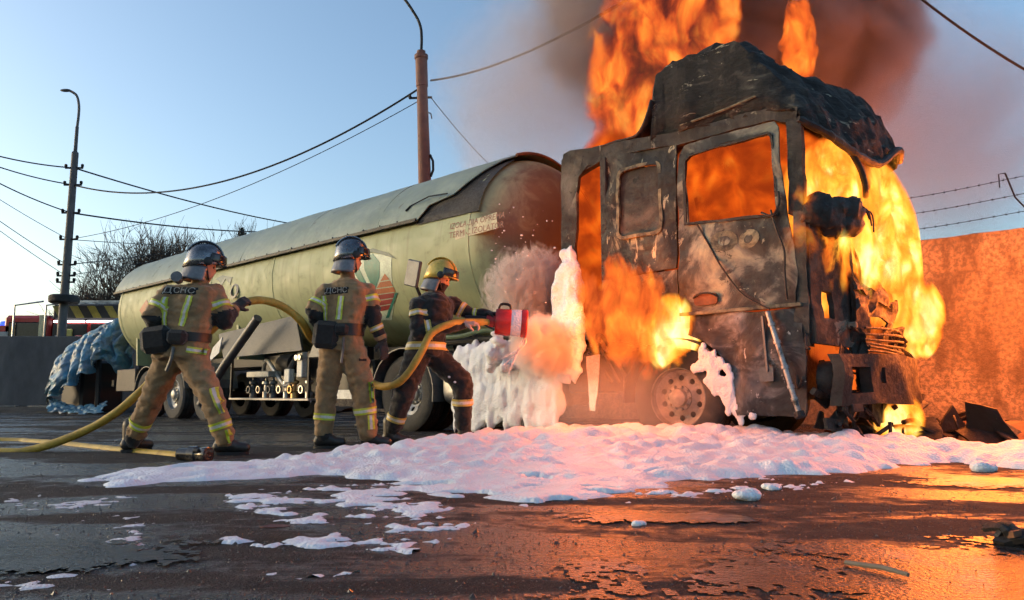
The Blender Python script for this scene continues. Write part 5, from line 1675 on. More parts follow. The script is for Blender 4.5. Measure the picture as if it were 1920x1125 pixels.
    def hand(s, wrist, d, palm_n, mat, curl=1.0, size=1.0):
        """gloved hand: palm, four fingers bent at the knuckles and a thumb; d = pointing, palm_n = side the fingers close to"""
        w = Vector(wrist); d = Vector(d).normalized(); pn = Vector(palm_n); pn = (pn - d * pn.dot(d)).normalized(); ac = d.cross(pn)
        S = size; mb = MB()
        cap(mb, w - d * .03, .040 * S, w + d * .01, .038 * S)
        for q in (-.030, -.010, .010, .030):
            cap(mb, w + ac * q * .7 * S, .022 * S, w + d * .085 * S + ac * q * S, .019 * S)
        for q, L in ((-.033, .82), (-.011, .98), (.011, 1.0), (.033, .9)):
            p = w + d * .085 * S + ac * q * S; ang = .35 * curl
            for j, l in enumerate((.040, .030, .024)):
                dd = d * math.cos(ang) + pn * math.sin(ang)
                e = p + dd * l * L * S
                cap(mb, p, (.0135 - .001 * j) * S, e, (.0125 - .0012 * j) * S, 9)
                p = e; ang += .95 * curl
        p = w + ac * -.036 * S + d * .02 * S
        k1 = p + (d * .5 - ac * .6 + pn * .45).normalized() * .042 * S
        k2 = k1 + (d * .7 + pn * .8 * curl + ac * .1).normalized() * .036 * S
        cap(mb, p, .019 * S, k1, .016 * S, 9); cap(mb, k1, .015 * S, k2, .0125 * S, 9)
        return to_obj("glove", remeshed(mb, .0062, 2), mat, s.root)
    def boot(s, ankle, toe_dir, mat, L=.20, tilt=0.0):
        a = Vector(ankle); t = Vector(toe_dir); t.z = 0; t.normalize(); t = (t + Vector((0, 0, tilt))).normalized()
        up = Vector((0, 0, 1)); mb = MB()
        cap(mb, a + up * .12, .072, a, .066)
        cap(mb, a - t * .035 - up * .045, .052, a + t * .07 - up * .035, .055)
        cap(mb, a + t * .06 - up * .045, .05, a + t * L * .88 - up * .058, .043)
        me = remeshed(mb, .012, 3)
        lo = a.z - .105
        for v in me.vertices:
            if v.co.z < lo + .012 and abs(tilt) < .05: v.co.z = lo
        o = to_obj("boot", me, mat, s.root)
        so = MB()
        out = []
        sd = t.cross(up).normalized()
        for k in range(20):
            q = 2 * math.pi * k / 20
            out.append((math.cos(q), math.sin(q)))
        vs = []
        for dz in (-.012, .012):
            for (cx, sy) in out: vs.append(a + t * (.062 + cx * (L * .5 + .045)) + sd * sy * (.056 - .008 * cx) + Vector((0, 0, -.102 + dz)))
        so.add(vs, [tuple(range(20))[::-1], tuple(range(20, 40))] + [(k, (k + 1) % 20, 20 + (k + 1) % 20, 20 + k) for k in range(20)])
        so.build("sole", M_rubber, o)

TAPE = [M_lime, M_silver]
AMB = [M_amber, M_silver]
def ax(a, b): return Vector(b) - Vector(a)

# --- nearest firefighter, back to the camera, striding to the right with the hose
def firefighter_left():
    f = Figure("person", "firefighter in tan gear striding at far left, hauling the yellow hose, back turned", None, [M_tan, M_navy, M_skin, M_bootm])
    Y = 6.25
    yaw = R(-12)
    f.torso([((-2.707, 6.270, 1.434), .10, .085), ((-2.714, 6.270, 1.397), .19, .125), ((-2.725, 6.270, 1.346), .225, .145), ((-2.737, 6.260, 1.217), .235, .16), ((-2.752, 6.250, 1.080), .22, .155), ((-2.777, 6.250, 0.958), .215, .155), ((-2.784, 6.250, 0.845), .235, .175), ((-2.786, 6.250, 0.792), .235, .175)], yaw, 0)
    f.limb((-2.676, 6.280, 1.458), .068, (-2.649, 6.290, 1.552), .06, 1)
    # arms
    f.limb((-2.902, 6.220, 1.344), .088, (-2.992, 6.140, 1.150), .080, 0)
    f.limb((-2.992, 6.140, 1.141), .080, (-2.989, 6.280, 1.028), .066, 1); f.limb((-2.989, 6.280, 1.028), .062, (-2.952, 6.450, 1.014), .055, 1)
    f.limb((-2.551, 6.300, 1.359), .090, (-2.463, 6.280, 1.205), .080, 0)
    f.limb((-2.452, 6.280, 1.174), .082, (-2.453, 6.300, 1.116), .078, 1); f.limb((-2.453, 6.300, 1.121), .074, (-2.417, 6.420, 1.244), .056, 1)
    # legs
    f.limb((-2.904, 6.300, 0.803), .128, (-3.067, 6.380, 0.461), .100, 0); f.limb((-3.067, 6.380, 0.461), .100, (-3.246, 6.500, 0.177), .082, 0)
    f.limb((-3.247, 6.500, 0.195), .080, (-3.279, 6.520, 0.103), .072, 1)
    f.limb((-2.688, 6.240, 0.800), .132, (-2.485, 6.200, 0.463), .102, 0); f.limb((-2.485, 6.200, 0.463), .102, (-2.383, 6.240, 0.138), .084, 0)
    f.head((-2.655, 6.290, 1.589), R(24), R(8), 2)
    f.finish()
    f.helmet(M_chrome, False)
    back = Vector((.12, 1, .05))
    f.back_patch((-2.768, 6.200, 1.364), (1, .12, -.03), (0, 0, 1), .33, .075, back, "ДСНС")
    f.strip("tape_strip", (-2.662, 6.200, 1.319), (-2.716, 6.200, 1.066), .055, back, TAPE)
    f.strip("tape_strip", (-2.882, 6.200, 1.310), (-2.877, 6.200, 1.066), .035, back, TAPE)
    f.band("belt", (-2.774, 6.250, 0.980), (.05, 0, 1), .075, [M_black], .4, .2, .014, 40, (0, .5, 1), (0, 0))
    f.strip("tape_strip", (-2.667, 6.100, 0.868), (-2.528, 6.150, 0.849), .05, (0, 1, 0), TAPE)
    f.band("arm_band", (-2.962, 6.170, 1.225), ax((-2.902, 6.220, 1.344), (-2.992, 6.140, 1.150)), .05, TAPE)
    f.band("arm_band", (-2.480, 6.285, 1.243), ax((-2.551, 6.300, 1.359), (-2.463, 6.280, 1.205)), .055, TAPE)
    f.band("cuff", (-2.427, 6.400, 1.219), ax((-2.453, 6.300, 1.121), (-2.417, 6.420, 1.244)), .035, [M_tan], .12, .06, .006, 24, (0, .5, 1), (0, 0))
    f.band("leg_band", (-3.208, 6.470, 0.255), ax((-3.067, 6.380, 0.461), (-3.246, 6.500, 0.177)), .06, TAPE)
    f.band("leg_band", (-2.412, 6.220, 0.248), ax((-2.485, 6.200, 0.463), (-2.383, 6.240, 0.138)), .06, TAPE)
    f.strip("tape_strip", (-2.458, 6.100, 0.555), (-2.374, 6.100, 0.348), .05, (0, 1, 0), TAPE)
    f.strip("tape_strip", (-2.333, 6.100, 0.215), (-2.302, 6.100, 0.104), .05, (0, 1, 0), TAPE)
    f.boot((-3.32, 6.55, .115), (.5, .85, 0), M_bootm)
    f.boot((-2.40, 6.26, .115), (1, .25, 0), M_bootm)
    f.hand((-2.416, 6.430, 1.250), (.55, .35, .6), (-.5, .3, -.8), M_glove, 1.0, 1.05)
    f.hand((-2.951, 6.470, 1.010), (.8, .6, 0), (0, 0, -1), M_glove, 1.0)
    p = MB().box((-2.926, 6.100, 0.947), (.25, .15, .22), Matrix.Rotation(R(-8), 3, 'Y'), .045); p.build("belt_pouch", M_patch, f.root)
    p = MB().box((-2.742, 6.060, 0.966), (.16, .10, .12), Matrix.Rotation(R(4), 3, 'Y'), .03); p.build("belt_pouch", M_patch, f.root)
    MB().tube(smooth_path([(-2.773, 6.070, 0.888), (-2.785, 6.070, 0.792), (-2.832, 6.100, 0.693)], 5), [.014] * 11, 6).build("tool_handle", M_greysteel, f.root)
    MB().lathe([(.0, -.05), (.035, -.05), (.04, -.02), (.045, .05), (0, .05)], (-2.792, 6.120, 1.461), (.2, -1, .2), 16).build("shoulder_lamp", M_greysteel, f.root)
firefighter_left()

def firefighter_middle():
    f = Figure("person", "firefighter in tan gear standing mid hose line, one arm hanging, back turned", None, [M_tan, M_navy, M_skin, M_bootm])
    yaw = R(-14)
    f.torso([((-1.572, 6.970, 1.582), .10, .085), ((-1.566, 6.970, 1.541), .17, .12), ((-1.564, 6.970, 1.484), .215, .14), ((-1.562, 6.960, 1.320), .215, .155), ((-1.591, 6.950, 1.152), .20, .15), ((-1.602, 6.950, 1.032), .20, .15), ((-1.595, 6.950, 0.942), .21, .155), ((-1.588, 6.950, 0.892), .20, .15)], yaw, 0)
    f.limb((-1.575, 6.980, 1.604), .068, (-1.549, 6.990, 1.719), .06, 1)
    f.limb((-1.753, 6.920, 1.452), .088, (-1.837, 6.860, 1.284), .080, 0)
    f.limb((-1.841, 6.860, 1.264), .080, (-1.824, 6.940, 1.162), .068, 1); f.limb((-1.824, 6.940, 1.162), .062, (-1.747, 7.160, 1.151), .055, 1)
    f.limb((-1.372, 7.000, 1.458), .090, (-1.330, 6.980, 1.338), .084, 0)
    f.limb((-1.324, 6.980, 1.307), .083, (-1.299, 6.970, 1.164), .074, 1); f.limb((-1.299, 6.970, 1.164), .074, (-1.230, 7.000, 1.005), .058, 1)
    f.limb((-1.683, 6.970, 0.893), .128, (-1.734, 7.000, 0.520), .106, 0); f.limb((-1.734, 7.000, 0.520), .106, (-1.758, 7.000, 0.170), .09, 0)
    f.limb((-1.759, 7.000, 0.199), .086, (-1.752, 7.000, 0.126), .078, 1)
    f.limb((-1.488, 6.950, 0.892), .132, (-1.385, 6.980, 0.495), .112, 0); f.limb((-1.385, 6.980, 0.495), .112, (-1.340, 7.000, 0.141), .096, 0)
    f.head((-1.546, 6.990, 1.776), R(22), R(4), 2)
    f.finish()
    f.helmet(M_chrome, False)
    back = Vector((.15, 1, .05))
    f.back_patch((-1.623, 6.900, 1.460), (1, .14, .05), (0, 0, 1), .25, .075, back, "ДСНС")
    f.strip("tape_strip", (-1.572, 6.900, 1.409), (-1.585, 6.900, 1.188), .06, back, TAPE)
    f.strip("tape_strip", (-1.737, 6.900, 1.409), (-1.725, 6.900, 1.178), .035, back, TAPE)
    f.band("belt", (-1.604, 6.950, 1.092), (0, 0, 1), .11, [M_black], .4, .2, .016, 40, (0, .5, 1), (0, 0))
    f.band("arm_band", (-1.809, 6.880, 1.341), ax((-1.753, 6.920, 1.452), (-1.837, 6.860, 1.284)), .05, TAPE)
    f.band("arm_band", (-1.337, 6.985, 1.384), ax((-1.372, 7.000, 1.458), (-1.330, 6.980, 1.338)), .06, TAPE)
    f.band("arm_band", (-1.269, 6.980, 1.125), ax((-1.299, 6.970, 1.164), (-1.230, 7.000, 1.005)), .05, AMB)
    f.band("cuff", (-1.241, 7.000, 1.030), ax((-1.299, 6.970, 1.164), (-1.230, 7.000, 1.005)), .04, [M_tan], .12, .06, .006, 24, (0, .5, 1), (0, 0))
    f.band("leg_band", (-1.752, 7.000, 0.293), ax((-1.734, 7.000, 0.520), (-1.758, 7.000, 0.170)), .06, TAPE)
    f.band("leg_band", (-1.358, 6.990, 0.347), ax((-1.385, 6.980, 0.495), (-1.340, 7.000, 0.141)), .06, TAPE)
    f.strip("tape_strip", (-1.303, 6.850, 0.612), (-1.284, 6.850, 0.423), .05, (0, 1, 0), TAPE)
    f.strip("tape_strip", (-1.301, 6.850, 0.307), (-1.293, 6.850, 0.178), .055, (0, 1, 0), TAPE)
    f.boot((-1.76, 7.0, .115), (.85, .1, 0), M_bootm)
    f.boot((-1.33, 7.02, .115), (.9, -.1, 0), M_bootm)
    f.hand((-1.225, 7.000, 0.990), (.22, -.05, -1), (-.6, .6, 0), M_glove, .55, 1.05)
    f.hand((-1.741, 7.180, 1.147), (.8, .5, 0), (0, 0, -1), M_glove, 1.0)
    MB().box((-1.711, 6.820, 1.042), (.24, .14, .26), Matrix.Rotation(R(5), 3, 'Y'), .045).build("belt_pouch", M_patch, f.root)
    MB().box((-1.567, 6.790, 1.089), (.14, .09, .11), None, .03).build("belt_pouch", M_patch, f.root)
    MB().tube(smooth_path([(-1.544, 6.780, 1.019), (-1.548, 6.790, 0.908), (-1.561, 6.800, 0.786)], 5), [.013] * 11, 6).build("tool_handle", M_greysteel, f.root)
    MB().sheet([(-.03, -.012), (.03, -.012), (.03, .012), (-.03, .012)], [], .03, lambda a, b, d: f.project(Vector((-1.381, 6.800, 0.815)) + Vector((a, 0, b)), Vector((0, 1, 0)), .008 - d), .006).build("pocket_tab", M_patch, f.root)
firefighter_middle()

def firefighter_front():
    f = Figure("person", "firefighter in black gear and gold helmet aiming foam at the burning cab", None, [M_navy, M_navy, M_skin, M_bootm])
    yaw = R(78)
    f.torso([((-0.781, 7.320, 1.506), .085, .10), ((-0.765, 7.320, 1.463), .13, .19), ((-0.747, 7.310, 1.387), .165, .225), ((-0.775, 7.300, 1.227), .18, .225), ((-0.831, 7.300, 1.068), .17, .21), ((-0.851, 7.300, 0.952), .185, .22), ((-0.855, 7.300, 0.869), .19, .22)], R(0) + R(-10), 0)
    f.limb((-0.776, 7.320, 1.506), .07, (-0.735, 7.330, 1.593), .062, 1)
    f.limb((-0.918, 7.160, 1.359), .090, (-0.899, 7.080, 1.093), .078, 0); f.limb((-0.899, 7.080, 1.093), .076, (-0.567, 7.140, 1.144), .058, 0); f.limb((-0.567, 7.140, 1.144), .055, (-0.478, 7.200, 1.170), .05, 0)
    f.limb((-0.619, 7.500, 1.410), .088, (-0.412, 7.500, 1.300), .072, 0); f.limb((-0.412, 7.500, 1.300), .07, (-0.259, 7.460, 1.307), .055, 0)
    f.limb((-0.933, 7.220, 0.844), .13, (-1.035, 7.180, 0.505), .105, 0); f.limb((-1.035, 7.180, 0.505), .105, (-1.143, 7.250, 0.188), .088, 0)
    f.limb((-0.740, 7.360, 0.850), .132, (-0.483, 7.340, 0.609), .108, 0); f.limb((-0.483, 7.340, 0.609), .108, (-0.482, 7.380, 0.223), .088, 0)
    f.head((-0.725, 7.330, 1.637), R(-6), R(14), 2)
    f.finish()
    f.helmet(M_gold, False)
    f.band("arm_band", (-0.911, 7.120, 1.261), ax((-0.918, 7.160, 1.359), (-0.899, 7.080, 1.093)), .06, AMB)
    f.band("arm_band", (-0.804, 7.100, 1.110), ax((-0.899, 7.080, 1.093), (-0.567, 7.140, 1.144)), .06, AMB)
    f.band("arm_band", (-0.510, 7.500, 1.350), ax((-0.619, 7.500, 1.410), (-0.412, 7.500, 1.300)), .05, AMB)
    f.band("arm_band", (-0.363, 7.490, 1.305), ax((-0.412, 7.500, 1.300), (-0.259, 7.460, 1.307)), .04, TAPE)
    f.band("waist_band", (-0.851, 7.300, 0.963), (0, 0, 1), .075, AMB, .4, .2, .01, 40)
    f.band("leg_band", (-1.117, 7.240, 0.275), ax((-1.035, 7.180, 0.505), (-1.143, 7.250, 0.188)), .06, AMB)
    f.band("leg_band", (-0.482, 7.350, 0.421), ax((-0.483, 7.340, 0.609), (-0.482, 7.380, 0.223)), .065, AMB)
    f.boot((-1.18, 7.27, .115), (1, .1, 0), M_bootm)
    f.boot((-.47, 7.40, .115), (1, 0, 0), M_bootm)
    f.hand((-0.468, 7.200, 1.175), (1, .15, .1), (0, .3, -1), M_glove_pale, .95, 1.1)
    f.hand((-0.248, 7.460, 1.307), (1, -.1, -.2), (0, -.3, -1), M_glove, .9, 1.05)
    rnd = random.Random(2)
    for k, (x, y, r) in enumerate(((812, 736, .035), (820, 765, .03), (800, 715, .014), (833, 700, .012), (846, 712, .012), (838, 745, .010), (795, 760, .012), (852, 690, .010))):
        pass
    for k, (p, r) in enumerate((((-0.739, 7.000, 0.505), .04), ((-0.710, 7.020, 0.356), .035), ((-0.611, 7.000, 0.664), .014), ((-0.555, 7.050, 0.615), .014), ((-0.801, 7.000, 0.634), .012))):
        if f.bvh.ray_cast(Vector(p) - Vector((0, .6, 0)), Vector((0, 1, 0)), 1.2)[0] is None: continue
        q = f.project(p, (0, 1, 0), .0)
        MB().ball(q, (r, .018, r * .8), 10, 7).build("foam_spot", M_foam, f.root)
firefighter_front()

# ================================================================ HOSES AND NOZZLE
M_hose = patchy("yellow_woven_hose", [(.3, (.27, .16, .02)), (.55, (.42, .27, .035)), (.75, (.52, .36, .07))], 7, (.5, .75), 0, 6, bump=.4, bscale=120, bdist=.004)
def hose(pts, r, label, name="fire_hose", per=10):
    P = smooth_path(pts, per)
    rs = [r * (1 + .05 * math.sin(i * .7) * math.sin(i * .23)) for i in range(len(P))]
    return tag(MB().tube(P, rs, 14).build(name, M_hose, None, 180), label, "hose", "yellow fire hoses")
hose([(-6.5, 6.9, .05), (-4.585, 6.617, 0.000), (-4.201, 6.600, 0.020), (-3.791, 6.600, 0.162), (-3.465, 6.580, 0.348), (-3.187, 6.600, 0.628), (-2.979, 6.580, 0.872), (-2.714, 6.550, 1.021), (-2.534, 6.550, 1.192), (-2.400, 6.520, 1.293), (-2.255, 6.620, 1.339), (-2.092, 6.720, 1.293), (-1.954, 6.850, 1.168), (-1.897, 7.120, 1.003), (-1.741, 7.220, 1.010), (-1.535, 7.260, 0.752), (-1.312, 7.200, 0.586), (-1.109, 7.050, 0.590), (-0.975, 6.980, 0.694), (-0.850, 6.960, 0.892), (-0.767, 7.000, 1.066), (-0.613, 7.080, 1.159), (-0.419, 7.250, 1.201), (-0.239, 7.360, 1.206)], .036,
     "yellow hose carried by the three firefighters to the nozzle")
hose([(-9, 8.4, .045), (-5.701, 8.130, 0.000), (-5.017, 7.872, 0.000), (-4.254, 7.331, 0.000), (-3.446, 6.677, 0.000), (-2.956, 6.337, 0.000), (-2.465, 5.936, 0.000)], .036, "yellow hose lying flat on the ground at lower left")
# coupling at the end of the flat hose
def coupling():
    root = empty("hose_coupling", (-2.42, 5.78, .045), R(-20)); tag(root, "black metal hose coupling by the nearest firefighter's boot", "hose coupling")
    MB().lathe([(.03, -.16), (.045, -.16), (.047, -.06), (.062, -.05), (.065, .02), (.055, .03), (.055, .07), (.06, .08), (.06, .12), (.04, .125), (0, .12)], (0, 0, 0), (1, 0, 0), 20).build("body", M_glass_dark, root)
    for k in range(3):
        a = 2.1 * k + .5
        MB().box((.05, .062 * math.cos(a), .062 * math.sin(a)), (.05, .03, .03), Matrix.Rotation(a, 3, 'X'), .005).build("lug", M_dark, root)
coupling()

def nozzle():
    root = empty("foam_nozzle", (-0.172, 7.420, 1.222), R(8)); tag(root, "red drum shaped foam nozzle held by the gold helmeted firefighter", "nozzle")
    root.rotation_euler = (0, R(4), R(2))
    ra = MB().lathe([(.03, -.10), (.06, -.08), (.06, 0), (.125, .005), (.132, .02), (.135, .15), (.132, .16), (.10, .16)], (0, 0, 0), (1, 0, 0), 30); ra.build("drum", M_red, root, 30)
    MB().lathe([(.128, .16), (.134, .18), (.136, .25), (.132, .27)], (0, 0, 0), (1, 0, 0), 30).build("foam_band", M_foam, root, 40)
    MB().lathe([(.10, .25), (.136, .262), (.142, .275), (.142, .315), (.136, .325), (.12, .325), (.11, .26)], (0, 0, 0), (1, 0, 0), 30).build("rim", M_red, root, 30)
    for s in (-.04, .04):
        MB().tube(smooth_path([(.03, s, .13), (.05, s, .175), (.10, s, .185), (.14, s, .17), (.15, s, .13)], 5), .010, 7).build("handle", M_black, root)
    MB().tube(smooth_path([(-.25, -.06, .0), (-.16, -.08, -.03), (-.08, -.09, -.06), (.0, -.09, -.09)], 5), .010, 7).build("lever", M_black, root)
    MB().tube([(-.30, 0, 0), (-.08, 0, 0)], [.045, .05], 14).build("inlet", M_dark, root)
nozzle()

# foam thrown from the nozzle against the truck
def splash():
    rnd = random.Random(8)
    mb = MB()
    cx, cy_, cz = .20, 8.70, 1.72          # heart of the swirl, left of the post
    for i in range(110):
        mb.ball((rnd.uniform(-.25, .62), rnd.uniform(8.55, 8.8), rnd.uniform(.78, 1.2)), rnd.uniform(.05, .10), 7, 5)
    me = remeshed(mb, .02, 2)
    def swirl(p):
        dx, dz = p.x - cx, p.z - cz
        r = math.hypot(dx, dz); a = math.atan2(dz, dx)
        f = .035 * math.sin(2 * a + 26 * r + 2.5 * fbm((p.x * 4, p.z * 4, 0), 3)) if r < .75 else 0
        return f + .028 * fbm(p * 6, 4) + .012 * fbm(p * 22, 3)
    puff(me, swirl)
    me.materials.clear(); me.materials.append(M_foam); me.shade_smooth()
    o = bpy.data.objects.new("foam_heap", me); COL.objects.link(o)
    tag(o, "foam heaped on the deck behind the cab where the jet lands", "foam", None, "stuff")
    dr = MB()
    for k in range(60):
        p = Vector((rnd.uniform(-.25, .50), rnd.uniform(8.4, 8.8), rnd.uniform(1.4, 2.95) - .3 * rnd.random()))
        r = rnd.uniform(.003, .010) * (2.0 if rnd.random() < .15 else 1)
        dr.ball(p, (r * rnd.uniform(.7, 1.6), r, r * rnd.uniform(.6, 1.3)), 6, 5)
    tag(dr.build("foam_droplet", M_foam, None, 180), "flecks of foam flying in the air in front of the tank dome", "foam", None, "stuff")
    dr = MB()
    for k in range(5): dr.tube(smooth_path([(0.135, 7.500, 1.072), Vector((0.081, 7.500, 0.975)) + Vector((rnd.uniform(-.03, .03), 0, 0)), Vector((-0.027, 7.500, 0.841)) + Vector((rnd.uniform(-.12, .05), 0, -.04 * k))], 5), [.014 * (1 - .07 * i) for i in range(11)], 6)
    tag(dr.build("foam_drip", M_foam, None, 180), "strings of foam dripping from the nozzle mouth", "foam", None, "stuff")
splash()

# ================================================================ WRAPPED LOAD BEHIND THE TRAILER
def wrapped_load():
    root = empty("wrapped_load", (-11.6, 19.0, 0)); tag(root, "load wrapped in torn blue grey tarpaulin behind the rear of the tank", "tarpaulin load")
    O = Vector((-11.6, 19.0, 0))
    def tarp_mat():
        m, nt, b = nodes_of("blue_grey_tarpaulin")
        co = coords(nt)
        n = noise_(nt, co, 1.4, 6, .6, .8)
        nt.links.new(ramp(nt, n, [(.3, (.06, .10, .13)), (.45, (.13, .19, .24)), (.55, (.07, .22, .33)), (.66, (.22, .29, .33)), (.8, (.36, .40, .42))]), b.inputs["Base Color"])
        b.inputs["Roughness"].default_value = .38
        bump_(nt, b, noise_(nt, co, 6, 5, .6, .5), .6, .06)
        return m
    MT = tarp_mat()
    stn = [(0, (-9.525, 18.600, 2.483), (-9.306, 18.600, 1.115)), (.18, (-9.828, 18.500, 2.364), (-9.567, 18.200, 0.973)), (.36, (-10.206, 18.500, 2.217), (-9.760, 18.000, 1.380)), (.55, (-10.660, 18.600, 1.984), (-10.033, 17.900, 1.093)), (.75, (-11.226, 18.800, 1.688), (-10.554, 18.000, 0.737)), (.9, (-11.622, 19.000, 1.373), (-11.129, 18.300, 0.481)), (1.0, (-11.831, 19.300, 1.000), (-11.645, 18.900, 0.346))]
    nu, nv = 90, 44
    vs = []; fs = []
    for i in range(nu + 1):
        u = i / nu
        k = max(j for j in range(len(stn) - 1) if stn[j][0] <= u + 1e-9)
        w = (u - stn[k][0]) / (stn[k + 1][0] - stn[k][0])
        t = Vector(stn[k][1]).lerp(Vector(stn[k + 1][1]), w); b = Vector(stn[k][2]).lerp(Vector(stn[k + 1][2]), w)
        for j in range(nv + 1):
            v = j / nv
            p = t.lerp(b, v)
            fold = (abs(math.sin(u * 19 - v * 3.5 + 2.6 * fbm((u * 3, v * 1.5, 0), 4))) ** .7 - .5) * .30 * (.25 + .75 * v) + .10 * fbm((u * 10, v * 6, 3), 5)
            p = p + Vector((0, -1, 0)) * (.25 * math.sin(math.pi * v * .8) + fold) + Vector((0, 0, .02 * math.sin(u * 31) * v - .12 * v * (u > .5) * math.sin(u * 20) ** 2))
            vs.append(p - O)
    for i in range(nu):
        for j in range(nv):
            q = i * (nv + 1) + j; fs.append((q, q + 1, q + nv + 2, q + nv + 1))
    o = link_mesh("tarpaulin", vs, fs, MT, root, 180)
    so = o.modifiers.new("thickness", 'SOLIDIFY'); so.thickness = .01
    # trailing hem on the ground
    vs = []; fs = []
    for i in range(61):
        u = i / 60
        a = Vector((-11.466, 18.600, 0.428)).lerp(Vector((-9.634, 17.900, 0.305)), u); b = Vector((-11.242, 18.200, 0.044)).lerp(Vector((-9.585, 17.500, 0.001)), u)
        a.z += -.18 * math.sin(math.pi * u)
        for j in range(13):
            p = a.lerp(b, j / 12); p.z = max(p.z, .02)
            p += Vector((.03 * math.sin(j * 2), -.10 * abs(math.sin(u * 17 + j * .5)), .05 * fbm((u * 8, j * .4, 1), 3)))
            vs.append(p - O)
    for i in range(60):
        for j in range(12):
            q = i * 13 + j; fs.append((q, q + 1, q + 14, q + 13))
    o = link_mesh("tarpaulin_hem", vs, fs, MT, root, 180)
    so = o.modifiers.new("thickness", 'SOLIDIFY'); so.thickness = .01
    MB().box((.75, .3, .65), (1.5, 1.0, 1.3), Matrix.Rotation(R(-43), 3, 'Z'), .06).build("crate", M_black, root)
    MB().bar(Vector((-9.950, 17.900, 1.375)) - O, Vector((-9.910, 17.900, 0.052)) - O, .09, .09, .01).build("post", M_dark, root)
wrapped_load()

# ================================================================ FIRE ENGINE BEHIND THE FENCE
def fire_engine():
    root = empty("fire_engine", (-12.3, 24.6, 0)); tag(root, "red fire engine with yellow and black striped roof edge behind the fence", "fire engine")
    O = Vector((-12.3, 24.6, 0))
    MB().box((.35, 0, 1.75), (5.2, 2.2, 2.0), None, .04).build("body", M_red, root)
    MB().box((.35, 0, 3.05), (5.3, 2.3, .46), None, .03).build("roof_valance", M_black, root)
    M_yel = plain("yellow_chevron_paint", (.32, .24, .03), .5)
    for k in range(9):
        x = -2.1 + k * .55
        MB().add([(x, -1.156, 2.86), (x + .26, -1.156, 2.86), (x + .02, -1.156, 3.24), (x - .24, -1.156, 3.24), (x, -1.150, 2.86), (x + .26, -1.150, 2.86), (x + .02, -1.150, 3.24), (x - .24, -1.150, 3.24)],
                 [(0, 1, 2, 3), (4, 7, 6, 5), (0, 4, 5, 1), (1, 5, 6, 2), (2, 6, 7, 3), (3, 7, 4, 0)]).build("chevron", M_yel, root)
    m, nt, b = nodes_of("lit_work_lamp"); b.inputs["Base Color"].default_value = (.9, .9, .9, 1); b.inputs["Emission Color"].default_value = (.95, .95, 1, 1); b.inputs["Emission Strength"].default_value = 2.2
    nt.links.new(ramp(nt, noise_(nt, coords(nt), 2, 2), [(.3, 1.6), (.7, 2.4)]), b.inputs["Emission Strength"])
    for k in range(3): MB().box((-1.75 + 1.05 * k, -1.17, 2.74), (.98, .05, .07), None, .01).build("light_strip", m, root)
    for k in range(4):
        x = -1.75 + k * 1.2
        bay = MB().box((x, -1.03, 2.18), (1.08, .2, .98), None, .01).build("compartment", M_black, root)
        for q in range(3):
            c = (M_steel, plain("yellow_kit", (.45, .40, .10), .5), M_red, M_white)[(k + q) % 4]
            MB().box((x - .32 + .32 * q, -1.16, 2.05 + .1 * (q % 2)), (.22, .1, .5 + .2 * ((k + q) % 2)), None, .03).build("kit", c, bay)
    cabm = MB().box((-3.15, 0, 1.9), (1.5, 2.2, 2.1), None, .10); cabm.build("cab", M_red, root)
    MB().box((-3.2, -1.11, 2.35), (1.0, .04, .75), None, .03).build("cab_window", M_glass_dark, root)
    MB().box((-2.62, -1.125, 2.1), (.22, .05, 1.7), None, .01).build("hi_vis_panel", plain("pale_yellow_panel", (.55, .50, .30), .5), root)
    for x in (-3.5, -2.5): MB().tube([(x, -1.2, 2.2), (x, -1.2, 3.25), (x + .9, -1.2, 3.38)], .03, 6).build("grab_rail", M_steel, root)
    lad = MB()
    for y in (-.8, -.35): lad.bar((-2.2, y, 3.42), (2.7, y, 3.42), .05, .07)
    for k in range(14): lad.tube([(-2.1 + .36 * k, -.8, 3.42), (-2.1 + .36 * k, -.35, 3.42)], .018, 6)
    lad.build("ladder", M_steel, root)
    for x in (-3.0, 1.6):
        for y in (-1.0, 1.0): MB().lathe([(.1, -.14), (.48, -.14), (.5, 0), (.48, .14), (.1, .14)], (x, y, .5), (0, 1, 0), 24).build("wheel", M_rubber, root)
fire_engine()
def fire_van():
    root = empty("fire_van", (-16.35, 24.4, 0)); tag(root, "red emergency van with blue roof lights at the far left edge", "van")
    MB().sheet([(-1.0, .5), (.55, .5), (.55, 2.55), (.2, 2.62), (-.45, 2.6), (-.75, 2.1), (-1.0, 1.9)], [], .4, lambda a, b, d: (a, -.9 + d, b), 1.8).build("body", M_red, root)
    MB().box((.05, -.915, 2.3), (.62, .03, .24), None, .02).build("side_window", plain("pale_window", (.25, .28, .3), .1), root)
    m, nt, b = nodes_of("blue_beacon"); b.inputs["Base Color"].default_value = (.02, .05, .5, 1); b.inputs["Emission Color"].default_value = (.05, .12, 1, 1)
    nt.links.new(ramp(nt, noise_(nt, coords(nt), 3, 2), [(.3, .5), (.7, 1.3)]), b.inputs["Emission Strength"])
    for k in range(2): MB().lathe([(.14, 0), (.14, .1), (.1, .17), (0, .19)], (-.15 + .42 * k, -.4, 2.62), (0, 0, 1), 16).build("beacon", m, root)
    MB().tube([(-.62, -1.0, 2.2), (-.7, -1.1, 2.3), (-.7, -1.1, 2.7)], .03, 6).box((-.7, -1.12, 2.62), (.10, .12, .34), None, .02).build("mirror", M_black, root)
    for x in (-.6,):
        for y in (-.8, .8): MB().lathe([(.1, -.1), (.33, -.1), (.35, 0), (.33, .1), (.1, .1)], (x, y, .35), (0, 1, 0), 20).build("wheel", M_rubber, root)
fire_van()

